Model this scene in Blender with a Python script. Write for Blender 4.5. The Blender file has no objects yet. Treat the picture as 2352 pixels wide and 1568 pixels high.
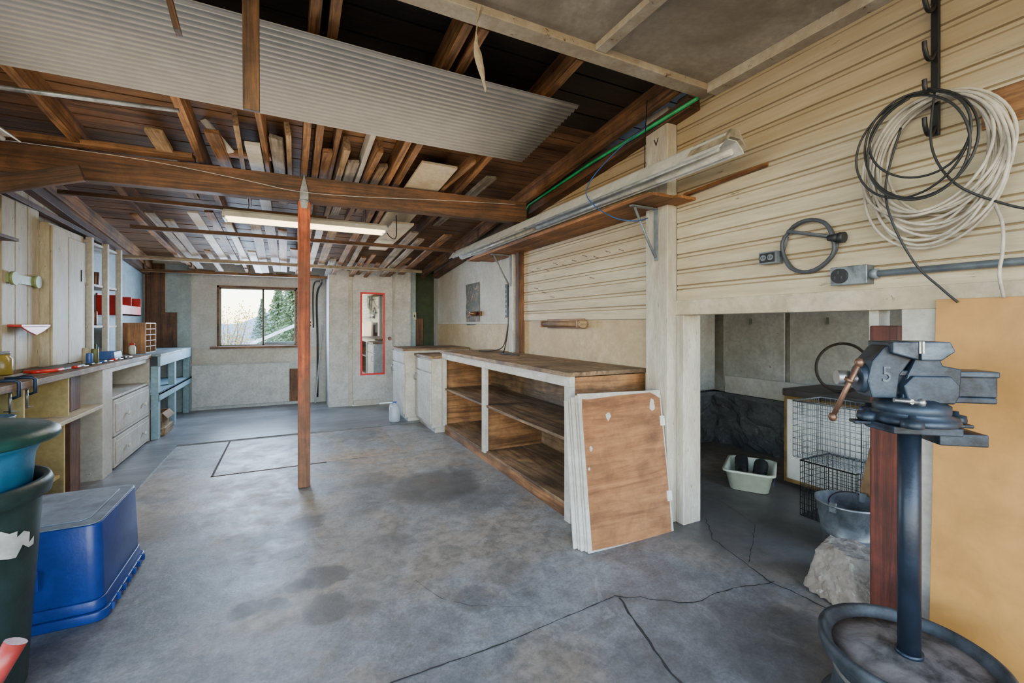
import bpy, bmesh, math, random
from mathutils import Vector, Matrix
from mathutils import noise as mn
random.seed(7)
R=random.uniform
S=bpy.context.scene
# ------------------------------------------------------------ materials
def newmat(name):
    m=bpy.data.materials.new(name); m.use_nodes=True
    nt=m.node_tree; b=nt.nodes['Principled BSDF']
    return m,nt,b
def coords(nt,scale=(1,1,1),rnd=True):
    tc=nt.nodes.new('ShaderNodeTexCoord'); mp=nt.nodes.new('ShaderNodeMapping')
    mp.inputs['Scale'].default_value=scale
    nt.links.new(tc.outputs['Object'],mp.inputs['Vector'])
    if rnd:
        oi=nt.nodes.new('ShaderNodeObjectInfo'); mu=nt.nodes.new('ShaderNodeMath'); mu.operation='MULTIPLY'; mu.inputs[1].default_value=37.
        nt.links.new(oi.outputs['Random'],mu.inputs[0]); nt.links.new(mu.outputs[0],mp.inputs['Location'])
    return mp.outputs['Vector']
def noise(nt,vec,sc,det=5,dist=0,rough=.55):
    n=nt.nodes.new('ShaderNodeTexNoise'); n.inputs['Scale'].default_value=sc; n.inputs['Detail'].default_value=det
    n.inputs['Distortion'].default_value=dist; n.inputs['Roughness'].default_value=rough
    nt.links.new(vec,n.inputs['Vector']); return n.outputs['Fac']
def ramp(nt,fac,stops):
    r=nt.nodes.new('ShaderNodeValToRGB'); e=r.color_ramp.elements
    while len(e)<len(stops): e.new(.5)
    for i,(p,c) in enumerate(stops):
        e[i].position=p; e[i].color=(c[0],c[1],c[2],1) if not isinstance(c,(int,float)) else (c,c,c,1)
    nt.links.new(fac,r.inputs['Fac']); return r.outputs['Color']
def mix(nt,fac,a,b,mode='MIX'):
    m=nt.nodes.new('ShaderNodeMix'); m.data_type='RGBA'; m.blend_type=mode
    for sock,v in ((m.inputs['Factor'],fac),(m.inputs[6],a),(m.inputs[7],b)):
        if isinstance(v,(int,float)): sock.default_value=v
        elif isinstance(v,tuple): sock.default_value=(v[0],v[1],v[2],1)
        else: nt.links.new(v,sock)
    return m.outputs[2]
def bump(nt,b,h,st,d=.01):
    n=nt.nodes.new('ShaderNodeBump'); n.inputs['Strength'].default_value=st; n.inputs['Distance'].default_value=d
    nt.links.new(h,n.inputs['Height']); nt.links.new(n.outputs['Normal'],b.inputs['Normal'])
_c={}
def plain(name,c,rough=.6,metal=0.,var=.25,emit=0,spec=None):
    if name in _c: return _c[name]
    m,nt,b=newmat(name); v=coords(nt)
    f=noise(nt,v,9,6,.3,.65); f2=noise(nt,v,60,3)
    d=tuple(x*(1-var*1.4) for x in c); l=tuple(min(1,x*(1+var*.8)) for x in c)
    col=ramp(nt,f,[(.35,d),(.65,l)])
    nt.links.new(col,b.inputs['Base Color']); b.inputs['Roughness'].default_value=rough; b.inputs['Metallic'].default_value=metal
    bump(nt,b,f2,.08 if var>.12 else .01)
    if emit:
        b.inputs['Emission Color'].default_value=(*c,1); b.inputs['Emission Strength'].default_value=emit
    _c[name]=m; return m
def wood(name,c1,c2,axis='X',rough=.65,c3=None,bs=.35,fine=16,lo=.34,worn=None,sk_=.7):
    k=name+axis
    if k in _c: return _c[k]
    m,nt,b=newmat(k); sc=[fine,fine,fine]; sc['XYZ'.index(axis)]=.8
    v=coords(nt,tuple(sc)); f=noise(nt,v,1.4,9,1.4,.72)
    v2=coords(nt,(1,1,1)); g=noise(nt,v2,2.2,5); h=noise(nt,v2,7,6,.5,.7)
    col=ramp(nt,f,[(.36,tuple(x*.8 for x in c1)),(.5,tuple((a+b_)/2 for a,b_ in zip(c1,c2))),(.62,c2)])
    sk=[60,60,60]; sk['XYZ'.index(axis)]=1.5
    st=noise(nt,coords(nt,tuple(sk)),1.,4,0,.6)
    col=mix(nt,sk_,col,ramp(nt,st,[(.38,.55),(.5,1.05)]),'MULTIPLY')
    col=mix(nt,.9,col,ramp(nt,g,[(.3,lo),(.65,1.15)]),'MULTIPLY')
    col=mix(nt,.65,col,ramp(nt,h,[(.35,max(.42,lo)),(.6,1.12)]),'MULTIPLY')
    if c3: col=mix(nt,ramp(nt,noise(nt,v2,4,6),[(.53,0),(.64,1)]),col,c3)
    if worn:   # paint worn away towards the foot of the timber
        v3=coords(nt,(1,1,1),False); sx=nt.nodes.new('ShaderNodeSeparateXYZ'); nt.links.new(v3,sx.inputs[0])
        ad=nt.nodes.new('ShaderNodeMath'); ad.operation='MULTIPLY_ADD'; ad.inputs[1].default_value=1.1; nt.links.new(h,ad.inputs[0]); nt.links.new(sx.outputs[2],ad.inputs[2])
        dv=nt.nodes.new('ShaderNodeMath'); dv.operation='DIVIDE'; dv.inputs[1].default_value=3.; nt.links.new(ad.outputs[0],dv.inputs[0])
        wc=mix(nt,1.,ramp(nt,f,[(.36,tuple(x*.45 for x in worn)),(.62,worn)]),ramp(nt,h,[(.35,.6),(.6,1.1)]),'MULTIPLY')
        col=mix(nt,ramp(nt,dv.outputs[0],[(.28,.95),(.52,0)]),col,wc)
    nt.links.new(col,b.inputs['Base Color']); b.inputs['Roughness'].default_value=rough
    bump(nt,b,f,bs); _c[k]=m; return m
def paint(name,c,grime,chip,scale=(1,1,1),rough=.6,ga=.5,ca=.68,gs=2.2,cs=14,gmax=.85,zdirt=None):
    if name in _c: return _c[name]
    m,nt,b=newmat(name); v=coords(nt,scale,False)
    g=noise(nt,v,gs,8,.4,.65); ch=noise(nt,v,cs,6,.3,.75); fi=noise(nt,v,2.5*cs,5); mid=noise(nt,v,gs*3.3,6,.2,.7)
    col=ramp(nt,fi,[(.35,tuple(x*.80 for x in c)),(.62,c)])
    col=mix(nt,.6,col,ramp(nt,mid,[(.35,.64),(.6,1.06)]),'MULTIPLY')
    col=mix(nt,ramp(nt,g,[(ga-.10,0),(ga+.2,gmax)]),col,grime)
    if zdirt:   # smoke and dust staining collected high on the boards
        v3=coords(nt,(1,1,1),False); sx=nt.nodes.new('ShaderNodeSeparateXYZ'); nt.links.new(v3,sx.inputs[0])
        ad=nt.nodes.new('ShaderNodeMath'); ad.operation='MULTIPLY_ADD'; ad.inputs[1].default_value=1.4; nt.links.new(g,ad.inputs[0]); nt.links.new(sx.outputs[2],ad.inputs[2])
        dv=nt.nodes.new('ShaderNodeMath'); dv.operation='DIVIDE'; dv.inputs[1].default_value=2.2; nt.links.new(ad.outputs[0],dv.inputs[0])
        col=mix(nt,ramp(nt,dv.outputs[0],[(.52,0),(.92,.8)]),col,zdirt)
    col=mix(nt,ramp(nt,ch,[(ca-.02,0),(ca+.03,1)]),col,chip)
    nt.links.new(col,b.inputs['Base Color']); b.inputs['Roughness'].default_value=rough
    bump(nt,b,ch,.2); _c[name]=m; return m
rafterw=lambda a='X':wood('rafter_wood',(.075,.030,.010),(.33,.155,.055),a)
darkw=lambda a='X':wood('dark_beam_wood',(.036,.015,.006),(.17,.072,.027),a)
oldw=lambda a='X':wood('old_pale_wood',(.14,.078,.037),(.39,.26,.14),a)
greyw=lambda a='X':wood('grey_wood',(.15,.12,.09),(.37,.31,.24),a)
plyw=lambda a='Y':wood('plywood',(.17,.070,.022),(.38,.18,.068),a,rough=.55,fine=8)
topw=lambda a='Y':wood('worktop_wood',(.14,.078,.038),(.38,.245,.13),a,c3=(.09,.052,.03),fine=9)
shelfw=lambda a='Y':wood('shelf_board_wood',(.10,.056,.027),(.28,.17,.085),a,fine=8)
whitep=paint('old_white_paint',(.54,.525,.485),(.31,.27,.21),(.11,.07,.04),ca=.68)
doorp=paint('pale_door_paint',(.53,.55,.57),(.36,.34,.31),(.2,.16,.12),ca=.73,ga=.57,gmax=.6)
backw=paint('pale_blue_white_wall_panel',(.47,.50,.52),(.34,.33,.29),(.17,.13,.09),ca=.73,ga=.54,gmax=.7,gs=1.4)
postp=paint('column_white_paint',(.50,.46,.38),(.27,.215,.15),(.12,.07,.04),scale=(3,3,.6),ca=.64)
creamp=paint('cream_paint',(.52,.46,.34),(.30,.22,.13),(.10,.055,.025),ca=.68)
plankp=paint('rough_pale_planks',(.50,.44,.31),(.25,.19,.11),(.05,.032,.018),scale=(2,2,.5),ca=.64)
yellowp=paint('yellow_paint',(.56,.44,.19),(.33,.235,.08),(.16,.1,.04),ca=.68)
bluep=paint('pale_blue_paint',(.24,.39,.47),(.15,.22,.25),(.18,.15,.11),ca=.66)
bluewall=paint('pale_blue_wall_paint',(.29,.38,.42),(.19,.235,.24),(.12,.09,.06),ca=.68)
wallw=paint('white_wall_panel_paint',(.51,.50,.46),(.34,.29,.22),(.13,.09,.06),ca=.71,gs=1.3)
storew=paint('grimy_storage_paint',(.40,.40,.375),(.20,.175,.135),(.06,.045,.03),ca=.66,gs=1.8)
tanply=paint('tan_wall_board',(.48,.37,.215),(.31,.205,.105),(.15,.09,.05),ca=.70,gs=1.5)
sidingm=paint('cream_siding_paint',(.55,.475,.335),(.35,.255,.145),(.10,.055,.025),scale=(1,.20,2.4),ca=.665,ga=.49,gs=1.6,cs=9,zdirt=(.25,.165,.075))
groovem=paint('siding_groove_grime_shade',(.30,.215,.115),(.18,.11,.05),(.08,.045,.018),scale=(1,.3,2),ca=.66,gs=3,zdirt=(.14,.085,.035))  # grime tone with the light brown groove shadows painted in
ceilp=paint('stained_ceiling_board',(.42,.365,.285),(.13,.10,.075),(.60,.57,.50),ca=.71,ga=.46,gs=1.6,rough=.4)
trimc=paint('cream_trim_paint',(.50,.44,.33),(.24,.165,.09),(.09,.05,.03),ca=.64)
blackm=plain('black_iron',(.010,.010,.012),.45,.3)
blackr=plain('black_rubber',(.010,.011,.013),.55)
visem=plain('blue_black_cast_iron',(.024,.037,.058),.45,.45,.6)
visewear=plain('worn_blue_grey_iron',(.055,.075,.105),.42,.55,.6)
pipem=plain('blue_black_pipe',(.012,.020,.036),.4,.3)
steelm=plain('worn_steel',(.34,.35,.36),.35,.9)
copperm=plain('copper_brown_steel',(.20,.11,.075),.45,.8)
galv=plain('galvanised_metal',(.24,.27,.30),.42,.7,.4)
wheelm=plain('rusty_grey_wheel_steel',(.035,.042,.05),.6,.4,.6)
dirtm=plain('dusty_rust',(.125,.115,.11),.9,0,.6)
redp=plain('red_plastic',(.50,.012,.008),.4)
greenpipe=plain('green_pipe_paint',(.01,.30,.10),.4)
whiteplastic=plain('white_enamel',(.56,.555,.51),.4,0,.18)
dustyenamel=plain('dusty_enamel',(.30,.25,.17),.8,0,.5)
whosem=plain('white_hose',(.46,.41,.34),.5,0,.3)
greyrub=plain('grey_rubber_cable',(.04,.045,.055),.5)
greyp=plain('grey_paint_metal',(.16,.185,.21),.45,.2)
bluetote=plain('royal_blue_plastic',(.006,.036,.22),.36,0,.2)
bluelid=plain('glare_blue_plastic',(.21,.26,.33),.33,0,.3)  # pale grey-blue: glare on the tote top painted into the colour
dkgreen=plain('dark_green_plastic',(.006,.045,.038),.42,0,.3)
cangrey=plain('green_grey_plastic',(.014,.034,.032),.5,0,.3)
tubblue=plain('sky_blue_plastic',(.02,.15,.30),.45,0,.2)
redbrown=wood('red_brown_stained_wood',(.055,.011,.006),(.15,.030,.016),'Z')
redpost=wood('red_painted_post_wood',(.19,.030,.008),(.47,.10,.022),'Z',c3=(.15,.05,.02),worn=(.20,.09,.045))
bluecord=plain('blue_cord',(.01,.06,.22),.5)
labelwhite=plain('white_paper',(.6,.6,.58),.7,0,.2)
tube_on=plain('lit_tube_glass',(1.,.80,.42),.3,0,0,emit=6)
rockm=paint('rough_rock',(.29,.245,.20),(.16,.125,.095),(.36,.33,.29),ca=.60,gs=6,rough=.95,gmax=.9)
stonew=paint('grey_foundation_stone',(.10,.105,.11),(.04,.041,.045),(.19,.19,.185),ca=.62,gs=5,rough=.9)
cardm=plain('brown_cardboard',(.22,.125,.06),.85)
greenboard=plain('dark_green_board',(.02,.035,.014),.7)
brownboard=wood('brown_board',(.07,.026,.01),(.19,.08,.035),'Z')
winframe=wood('brown_window_trim',(.13,.06,.035),(.27,.14,.08),'X')
corrug=plain('corrugated_galvanised_steel',(.25,.245,.235),.45,.35,.07)
goldsheet=plain('golden_plywood_sheet',(.44,.215,.052),.5,0,.12)
glass,nt,b=newmat('window_glass'); b.inputs['Transmission Weight'].default_value=1; b.inputs['Roughness'].default_value=0; b.inputs['IOR'].default_value=1.02; b.inputs['Specular IOR Level'].default_value=.2
mirror,nt,b=newmat('mirror_glass'); b.inputs['Metallic'].default_value=1; b.inputs['Roughness'].default_value=.03; b.inputs['Base Color'].default_value=(.8,.82,.82,1)
jugm,nt,b=newmat('milky_plastic'); b.inputs['Base Color'].default_value=(.50,.58,.68,1); b.inputs['Transmission Weight'].default_value=.35; b.inputs['Roughness'].default_value=.4
def floormat(name='stained_concrete',k=1.,stains=True,wm=.6):
    m,nt,b=newmat(name); L=nt.links
    v=coords(nt,(1,1,1),False)
    n1=noise(nt,v,.8,9,.5,.58); n2=noise(nt,v,4.5,9,.4,.68); n3=noise(nt,v,70,6,0,.7); n4=noise(nt,v,16,8,.3,.72)
    col=ramp(nt,n1,[(.28,(.125*k,.130*k,.136*k)),(.45,(.180*k,.187*k,.195*k)),(.56,(.225*k,.233*k,.242*k)),(.72,(.285*k,.294*k,.306*k))])
    col=mix(nt,.8,col,ramp(nt,n2,[(.35,.70),(.60,1.18)]),'MULTIPLY')
    col=mix(nt,.6,col,ramp(nt,n4,[(.38,.58),(.60,1.18)]),'MULTIPLY')
    col=mix(nt,.7,col,ramp(nt,n3,[(.36,.62),(.62,1.20)]),'MULTIPLY')
    warm=noise(nt,v,1.0,7,.8,.62)
    col=mix(nt,ramp(nt,warm,[(.44,0),(.58,wm)]),col,mix(nt,1.,(.255*k,.195*k,.135*k),ramp(nt,n4,[(.38,.55),(.60,1.2)]),'MULTIPLY'))
    pale=noise(nt,v,3.4,8,1.4,.72)
    col=mix(nt,ramp(nt,pale,[(.61,0),(.66,.4)]),col,(.36*k,.36*k,.365*k))
    if stains:
        nv=nt.nodes.new('ShaderNodeTexNoise'); nv.inputs['Scale'].default_value=8; nv.inputs['Detail'].default_value=7; nv.inputs['Roughness'].default_value=.65; L.new(v,nv.inputs['Vector'])
        sc=nt.nodes.new('ShaderNodeVectorMath'); sc.operation='MULTIPLY_ADD'; sc.inputs[1].default_value=(.13,.13,0); L.new(nv.outputs['Color'],sc.inputs[0]); L.new(v,sc.inputs[2])
        # object space of the slab: origin at its centre (.7,3.2), top face at z .1
        for (x,y,r,dk) in [(-.17,2.27,.075,.85),(-.05,2.24,.06,.85),(.05,2.36,.07,.8),(.16,2.39,.12,.9),(.15,2.12,.12,.85),(.30,2.05,.08,.5),(1.0,3.35,.36,.75),(1.15,3.0,.3,.4),(.09,3.08,.12,.6),(-.12,2.95,.08,.5),(.6,3.7,.2,.5),(.55,2.6,.12,.4),(.75,1.9,.10,.5),(2.9,1.8,.9,.7),(3.3,1.2,1.0,.6),(1.0,2.0,.13,.35),(.5,1.8,.16,.3),(1.7,1.1,.3,.5),(.0,2.72,.10,.4),(-.6,3.4,.2,.35),(1.2,1.2,.2,.3),(2.5,2.0,.5,.6),(-.3,1.9,.14,.3),(.8,2.35,.07,.4)]:
            ds=nt.nodes.new('ShaderNodeVectorMath'); ds.operation='DISTANCE'; ds.inputs[1].default_value=(x-.7+.065,y-3.2+.065,.1); L.new(sc.outputs[0],ds.inputs[0])
            f=ramp(nt,ds.outputs['Value'],[(0,dk),(max(.01,r*.8),dk*.85),(min(.99,r*1.05),0)])
            col=mix(nt,f,col,(.050,.048,.046))
    specks=noise(nt,v,130,2)
    col=mix(nt,ramp(nt,specks,[(.74,0),(.76,.8)]),col,(.45,.44,.42))
    L.new(col,b.inputs['Base Color'])
    L.new(ramp(nt,n2,[(.3,.32),(.65,.60)]),b.inputs['Roughness'])
    bump(nt,b,n4,.25); return m
concrete=floormat(); concrete2=floormat('patched_concrete_slab',1.0,False,.95)
crackm=plain('crack_dark',(.025,.022,.019),.9)
jointm=plain('joint_brown',(.05,.030,.018),.9)
def plankmat(name,axis,w,c1,c2,gap,rough=.6):
    m,nt,b=newmat(name); L=nt.links; v=coords(nt,(1,1,1),False)
    sx=nt.nodes.new('ShaderNodeSeparateXYZ'); L.new(v,sx.inputs[0]); o=sx.outputs['XYZ'.index(axis)]
    d=nt.nodes.new('ShaderNodeMath'); d.operation='DIVIDE'; d.inputs[1].default_value=w; L.new(o,d.inputs[0])
    fl=nt.nodes.new('ShaderNodeMath'); fl.operation='FLOOR'; L.new(d.outputs[0],fl.inputs[0])
    fr=nt.nodes.new('ShaderNodeMath'); fr.operation='FRACT'; L.new(d.outputs[0],fr.inputs[0])
    wn=nt.nodes.new('ShaderNodeTexWhiteNoise'); wn.noise_dimensions='1D'; L.new(fl.outputs[0],wn.inputs['W'])
    sc=[2,2,2]; sc['XYZ'.index(axis)]=16
    v2=coords(nt,tuple(sc),False); n=noise(nt,v2,1.5,8,.6,.7)
    col=mix(nt,.6,ramp(nt,wn.outputs['Value'],[(0,c1),(1,c2)]),ramp(nt,n,[(.38,c1),(.6,c2)]))
    col=mix(nt,.8,col,ramp(nt,noise(nt,v,1.7,6,.3),[(.35,.45),(.65,1.15)]),'MULTIPLY')
    col=mix(nt,ramp(nt,fr.outputs[0],[(0,1),(.06,0)]),col,gap)
    L.new(col,b.inputs['Base Color']); b.inputs['Roughness'].default_value=rough; bump(nt,b,n,.15); return m
plankfloor=plankmat('grey_painted_floor_boards','Y',.085,(.11,.118,.13),(.23,.24,.26),(.03,.03,.03),.36)
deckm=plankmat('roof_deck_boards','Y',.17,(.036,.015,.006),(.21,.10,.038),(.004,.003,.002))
deckdark=plankmat('dark_roof_deck_boards','Y',.17,(.009,.006,.004),(.035,.021,.012),(.001,.001,.001))  # near-black version of the deck board colours
# ------------------------------------------------------------ geometry kit
W={}
class G:
    def __init__(s,mat=None): s.bm=bmesh.new(); s.mats=[]; s.i=0; s.M=None; s.m(mat) if mat else None
    def m(s,mat):
        if mat not in s.mats: s.mats.append(mat)
        s.i=s.mats.index(mat); return s
    def V(s,p):
        p=Vector(p)
        if s.M is not None: p=s.M@p
        return s.bm.verts.new(p)
    def F(s,vs,smooth=False):
        try: f=s.bm.faces.new(vs)
        except ValueError: return
        f.material_index=s.i; f.smooth=smooth
    def box(s,lo,hi):
        x0,y0,z0=lo; x1,y1,z1=hi
        v=[s.V(p) for p in ((x0,y0,z0),(x1,y0,z0),(x1,y1,z0),(x0,y1,z0),(x0,y0,z1),(x1,y0,z1),(x1,y1,z1),(x0,y1,z1))]
        for q in ((0,3,2,1),(4,5,6,7),(0,1,5,4),(1,2,6,5),(2,3,7,6),(3,0,4,7)): s.F([v[i] for i in q])
        return s
    def ring(s,c,u,w,r,n): return [s.V(c+u*(r*math.cos(2*math.pi*i/n))+w*(r*math.sin(2*math.pi*i/n))) for i in range(n)]
    def skin(s,a,b): 
        n=len(a)
        for i in range(n): s.F([a[i],a[(i+1)%n],b[(i+1)%n],b[i]],True)
    def cyl(s,p0,p1,r0,r1=None,n=18,cap=True):
        p0=Vector(p0);p1=Vector(p1); r1=r0 if r1 is None else r1
        d=(p1-p0).normalized(); u=d.orthogonal().normalized(); w=d.cross(u)
        a=s.ring(p0,u,w,r0,n); b=s.ring(p1,u,w,r1,n); s.skin(a,b)
        if cap: s.F(a[::-1]); s.F(b)
        return s
    def tube(s,pts,r,n=8,closed=False):
        P=[Vector(p) for p in pts]; N=len(P); rings=[]; u=None
        for i in range(N):
            d=(P[(i+1)%N]-P[i-1]) if closed else (P[min(i+1,N-1)]-P[max(i-1,0)])
            if d.length<1e-9: d=Vector((0,0,1))
            d.normalize()
            if u is None: u=d.orthogonal().normalized()
            u=(u-d*u.dot(d)); u=u.normalized() if u.length>1e-6 else d.orthogonal().normalized()
            rr=r[i] if isinstance(r,(list,tuple)) else r
            rings.append(s.ring(P[i],u,d.cross(u),rr,n))
        for i in range(N-1): s.skin(rings[i],rings[i+1])
        if closed: s.skin(rings[-1],rings[0])
        else: s.F(rings[0][::-1]); s.F(rings[-1])
        return s
    def lathe(s,prof,c,n=32,sx=1,sy=1):
        c=Vector(c); rings=[]
        for r,z in prof: rings.append([s.V(c+Vector((sx*r*math.cos(2*math.pi*i/n),sy*r*math.sin(2*math.pi*i/n),z))) for i in range(n)])
        for a,b in zip(rings,rings[1:]): s.skin(a,b)
        if prof[0][0]>1e-4: s.F(rings[0][::-1])
        if prof[-1][0]>1e-4: s.F(rings[-1])
        return s
    def prism(s,pts,axis,a,b):
        def mk(p,t): return {'X':(t,p[0],p[1]),'Y':(p[0],t,p[1]),'Z':(p[0],p[1],t)}[axis]
        A=[s.V(mk(p,a)) for p in pts]; B=[s.V(mk(p,b)) for p in pts]; n=len(pts)
        for i in range(n): s.F([A[i],A[(i+1)%n],B[(i+1)%n],B[i]])
        s.F(A[::-1]); s.F(B); return s
    def rbox(s,lo,hi,r,z0,z1,taper=0,n=5):
        def loop(z,t):
            out=[]
            for cx,cy,a0 in ((hi[0]-r,hi[1]-r,0),(lo[0]+r,hi[1]-r,90),(lo[0]+r,lo[1]+r,180),(hi[0]-r,lo[1]+r,270)):
                for k in range(n+1):
                    a=math.radians(a0+90*k/n); x=cx+r*math.cos(a); y=cy+r*math.sin(a)
                    mx=(lo[0]+hi[0])/2; my=(lo[1]+hi[1])/2
                    x-=math.copysign(t,x-mx); y-=math.copysign(t,y-my); out.append(s.V((x,y,z)))
            return out
        a=loop(z0,0); b=loop(z1,taper); s.skin(a,b); s.F(a[::-1]); s.F(b); return s
    def done(s,name,parent=None,label=None,cat=None,kind=None,group=None,bevel=0,rot=None,recalc=True):
        if recalc: bmesh.ops.recalc_face_normals(s.bm,faces=s.bm.faces)
        vs=[v.co for v in s.bm.verts]
        if rot is None:
            lo=[min(v[i] for v in vs) for i in range(3)]; hi=[max(v[i] for v in vs) for i in range(3)]
            o=Vector(((lo[0]+hi[0])/2,(lo[1]+hi[1])/2,lo[2]))
            bmesh.ops.translate(s.bm,verts=s.bm.verts,vec=-o)
        else: o=Vector((0,0,0))
        me=bpy.data.meshes.new(name); s.bm.to_mesh(me); s.bm.free()
        for mt in s.mats: me.materials.append(mt)
        ob=bpy.data.objects.new(name,me); S.collection.objects.link(ob); ob.location=o
        if rot is not None: ob.matrix_world=rot; o=rot.to_translation()
        W[ob.name]=o.copy()
        if bevel:
            md=ob.modifiers.new('bevel','BEVEL'); md.width=bevel; md.segments=2; md.limit_method='ANGLE'; md.angle_limit=.6
        tag(ob,parent,label,cat,kind,group); return ob
def tag(ob,parent=None,label=None,cat=None,kind=None,group=None):
    if parent:
        ob.parent=parent; ob.matrix_parent_inverse=Matrix.Translation(-W[parent.name])
    if label: ob['label']=label
    if cat and not parent: ob['category']=cat
    if kind: ob['kind']=kind
    if group: ob['group']=group
def T(name,label,cat,loc,group=None):
    e=bpy.data.objects.new(name,None); e.empty_display_size=.1; S.collection.objects.link(e); e.location=loc; W[e.name]=Vector(loc)
    tag(e,None,label,cat,None,group); return e
def box(name,lo,hi,mat,parent=None,bevel=.003,**k): return G(mat).box(lo,hi).done(name,parent,bevel=bevel,**k)
def board(name,a,b,w,h,mat,label=None,cat='board',group=None,roll=0,parent=None,kind=None):
    a=Vector(a);b=Vector(b); d=b-a; L=d.length; x=d.normalized()
    up=Vector((0,0,1)) if abs(x.z)<.95 else Vector((1,0,0))
    y=up.cross(x).normalized(); z=x.cross(y)
    Rm=Matrix((x,y,z)).transposed().to_4x4(); Rm=Rm@Matrix.Rotation(roll,4,'X')
    Rm.translation=(a+b)/2
    g=G(mat); n=max(2,int(L/.3)); rings=[]; ph=R(0,6)
    for i in range(n+1):
        t=-L/2+L*i/n; o=.0015*math.sin(ph+i*1.3)
        rings.append([g.V((t,sy*w/2+o,sz*h/2+o)) for sy,sz in ((-1,-1),(1,-1),(1,1),(-1,1))])
    for p,q in zip(rings,rings[1:]):
        for i in range(4): g.F([p[i],p[(i+1)%4],q[(i+1)%4],q[i]])
    g.F(rings[0][::-1]); g.F(rings[-1])
    ob=g.done(name,None,label,None if parent else cat,kind,group,bevel=.002,rot=Rm)
    if parent: 
        ob.parent=parent; ob.matrix_parent_inverse=Matrix.Translation(-W[parent.name])
    return ob
def text(name,body,size,M,mat,parent,ext=.001):
    cu=bpy.data.curves.new(name,'FONT'); cu.body=body; cu.size=size; cu.extrude=ext; cu.align_x='CENTER'; cu.align_y='CENTER'
    tmp=bpy.data.objects.new(name+'_tmp',cu); S.collection.objects.link(tmp)
    bpy.context.view_layer.update()
    me=bpy.data.meshes.new_from_object(tmp.evaluated_get(bpy.context.evaluated_depsgraph_get()))
    bpy.data.objects.remove(tmp); bpy.data.curves.remove(cu)
    me.materials.clear(); me.materials.append(mat)
    ob=bpy.data.objects.new(name,me); S.collection.objects.link(ob); ob.matrix_world=M; W[ob.name]=M.to_translation()
    if parent: ob.parent=parent; ob.matrix_parent_inverse=Matrix.Translation(-W[parent.name])
    return ob
def smooth(P,n=8,closed=False):
    P=[Vector(p) for p in P]; out=[]; N=len(P)
    for i in range(N if closed else N-1):
        p0,p1,p2,p3=(P[(i-1)%N],P[i],P[(i+1)%N],P[(i+2)%N]) if closed else (P[max(i-1,0)],P[i],P[i+1],P[min(i+2,N-1)])
        for k in range(n):
            t=k/n; out.append(.5*((2*p1)+(p2-p0)*t+(2*p0-5*p1+4*p2-p3)*t*t+(3*p1-p0-3*p2+p3)*t**3))
    if not closed: out.append(P[-1])
    return out
def rz(Y): return 2.40+.10*(3.85-Y)   # underside of the rafters
# ------------------------------------------------------------ camera
th=math.atan2(511,1020)
cd=bpy.data.cameras.new('camera'); cam=bpy.data.objects.new('camera',cd); S.collection.objects.link(cam); S.camera=cam
cam.location=(0,0,1.25); cam.rotation_euler=(math.pi/2,0,-th); cd.sensor_width=36; cd.lens=1020/2352*36; cd.shift_y=-39/2352; cd.clip_start=.05
# ------------------------------------------------------------ shell
def crack(g,pts,w,j=1.1):
    P=[]
    for a,b in zip(pts,pts[1:]):
        n=max(2,int((Vector(b)-Vector(a)).length/.035))
        for i in range(n): P.append(Vector(a).lerp(Vector(b),i/n)+Vector((R(-1,1),R(-1,1)))*w*j)
    P.append(Vector(pts[-1]))
    pv=None
    for i,p in enumerate(P):
        d=(P[min(i+1,len(P)-1)]-P[max(i-1,0)]).normalized(); q=Vector((-d.y,d.x))*w*R(.15,.55)
        c=(g.V((p.x+q.x,p.y+q.y,.0015)),g.V((p.x-q.x,p.y-q.y,.0015)))
        if pv: g.F([pv[0],pv[1],c[1],c[0]])
        pv=c
g=G(concrete).box((-3,-2,-.1),(4.4,8.4,0))
g.m(crackm)
crack(g,[(.25,1.575),(.74,1.571),(1.33,1.614)],.007,.3)
crack(g,[(1.33,1.614),(1.47,1.53),(1.63,1.41),(1.88,1.42),(2.11,1.36)],.008)
crack(g,[(1.348,1.59),(1.274,1.356),(1.215,1.124),(1.2,.9)],.012,.5)
crack(g,[(2.4,2.0),(2.2,1.78),(2.16,1.60),(2.09,1.39),(2.12,1.13),(2.1,.9)],.008)
crack(g,[(2.75,2.2),(2.6,1.8),(2.16,1.53)],.004)
crack(g,[(.5,4.36),(1.5,4.3)],.004)
crack(g,[(.55,2.15),(.62,1.95),(.72,1.85),(.95,1.72)],.002)
g.m(jointm).box((-.578,4.355,-.02),(-.562,5.60,.0025)).box((-.578,4.355,-.02),(.30,4.370,.0025)).box((-.56,5.565,-.02),(1.0,5.578,.0025))
g.done('floor',kind='structure',recalc=False)
G(concrete2).box((-.56,4.37,-.05),(1.0,5.562,.003)).done('floor.003',kind='structure')
G(plankfloor).box((-1.8,5.62,0),(2.2,8.1,.012)).done('floor.001',kind='structure')
G(plankfloor).box((-1.8,3.0,0),(-1.03,5.62,.012)).done('floor.002',kind='structure')
g=G(wallw)
g.box((2.225,-1.6,0),(2.32,.90,2.7)).box((2.225,.90,1.31),(2.32,1.995,2.7)).box((2.225,1.995,0),(2.32,7.5,2.62))
g.done('wall_right',kind='structure')
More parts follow.
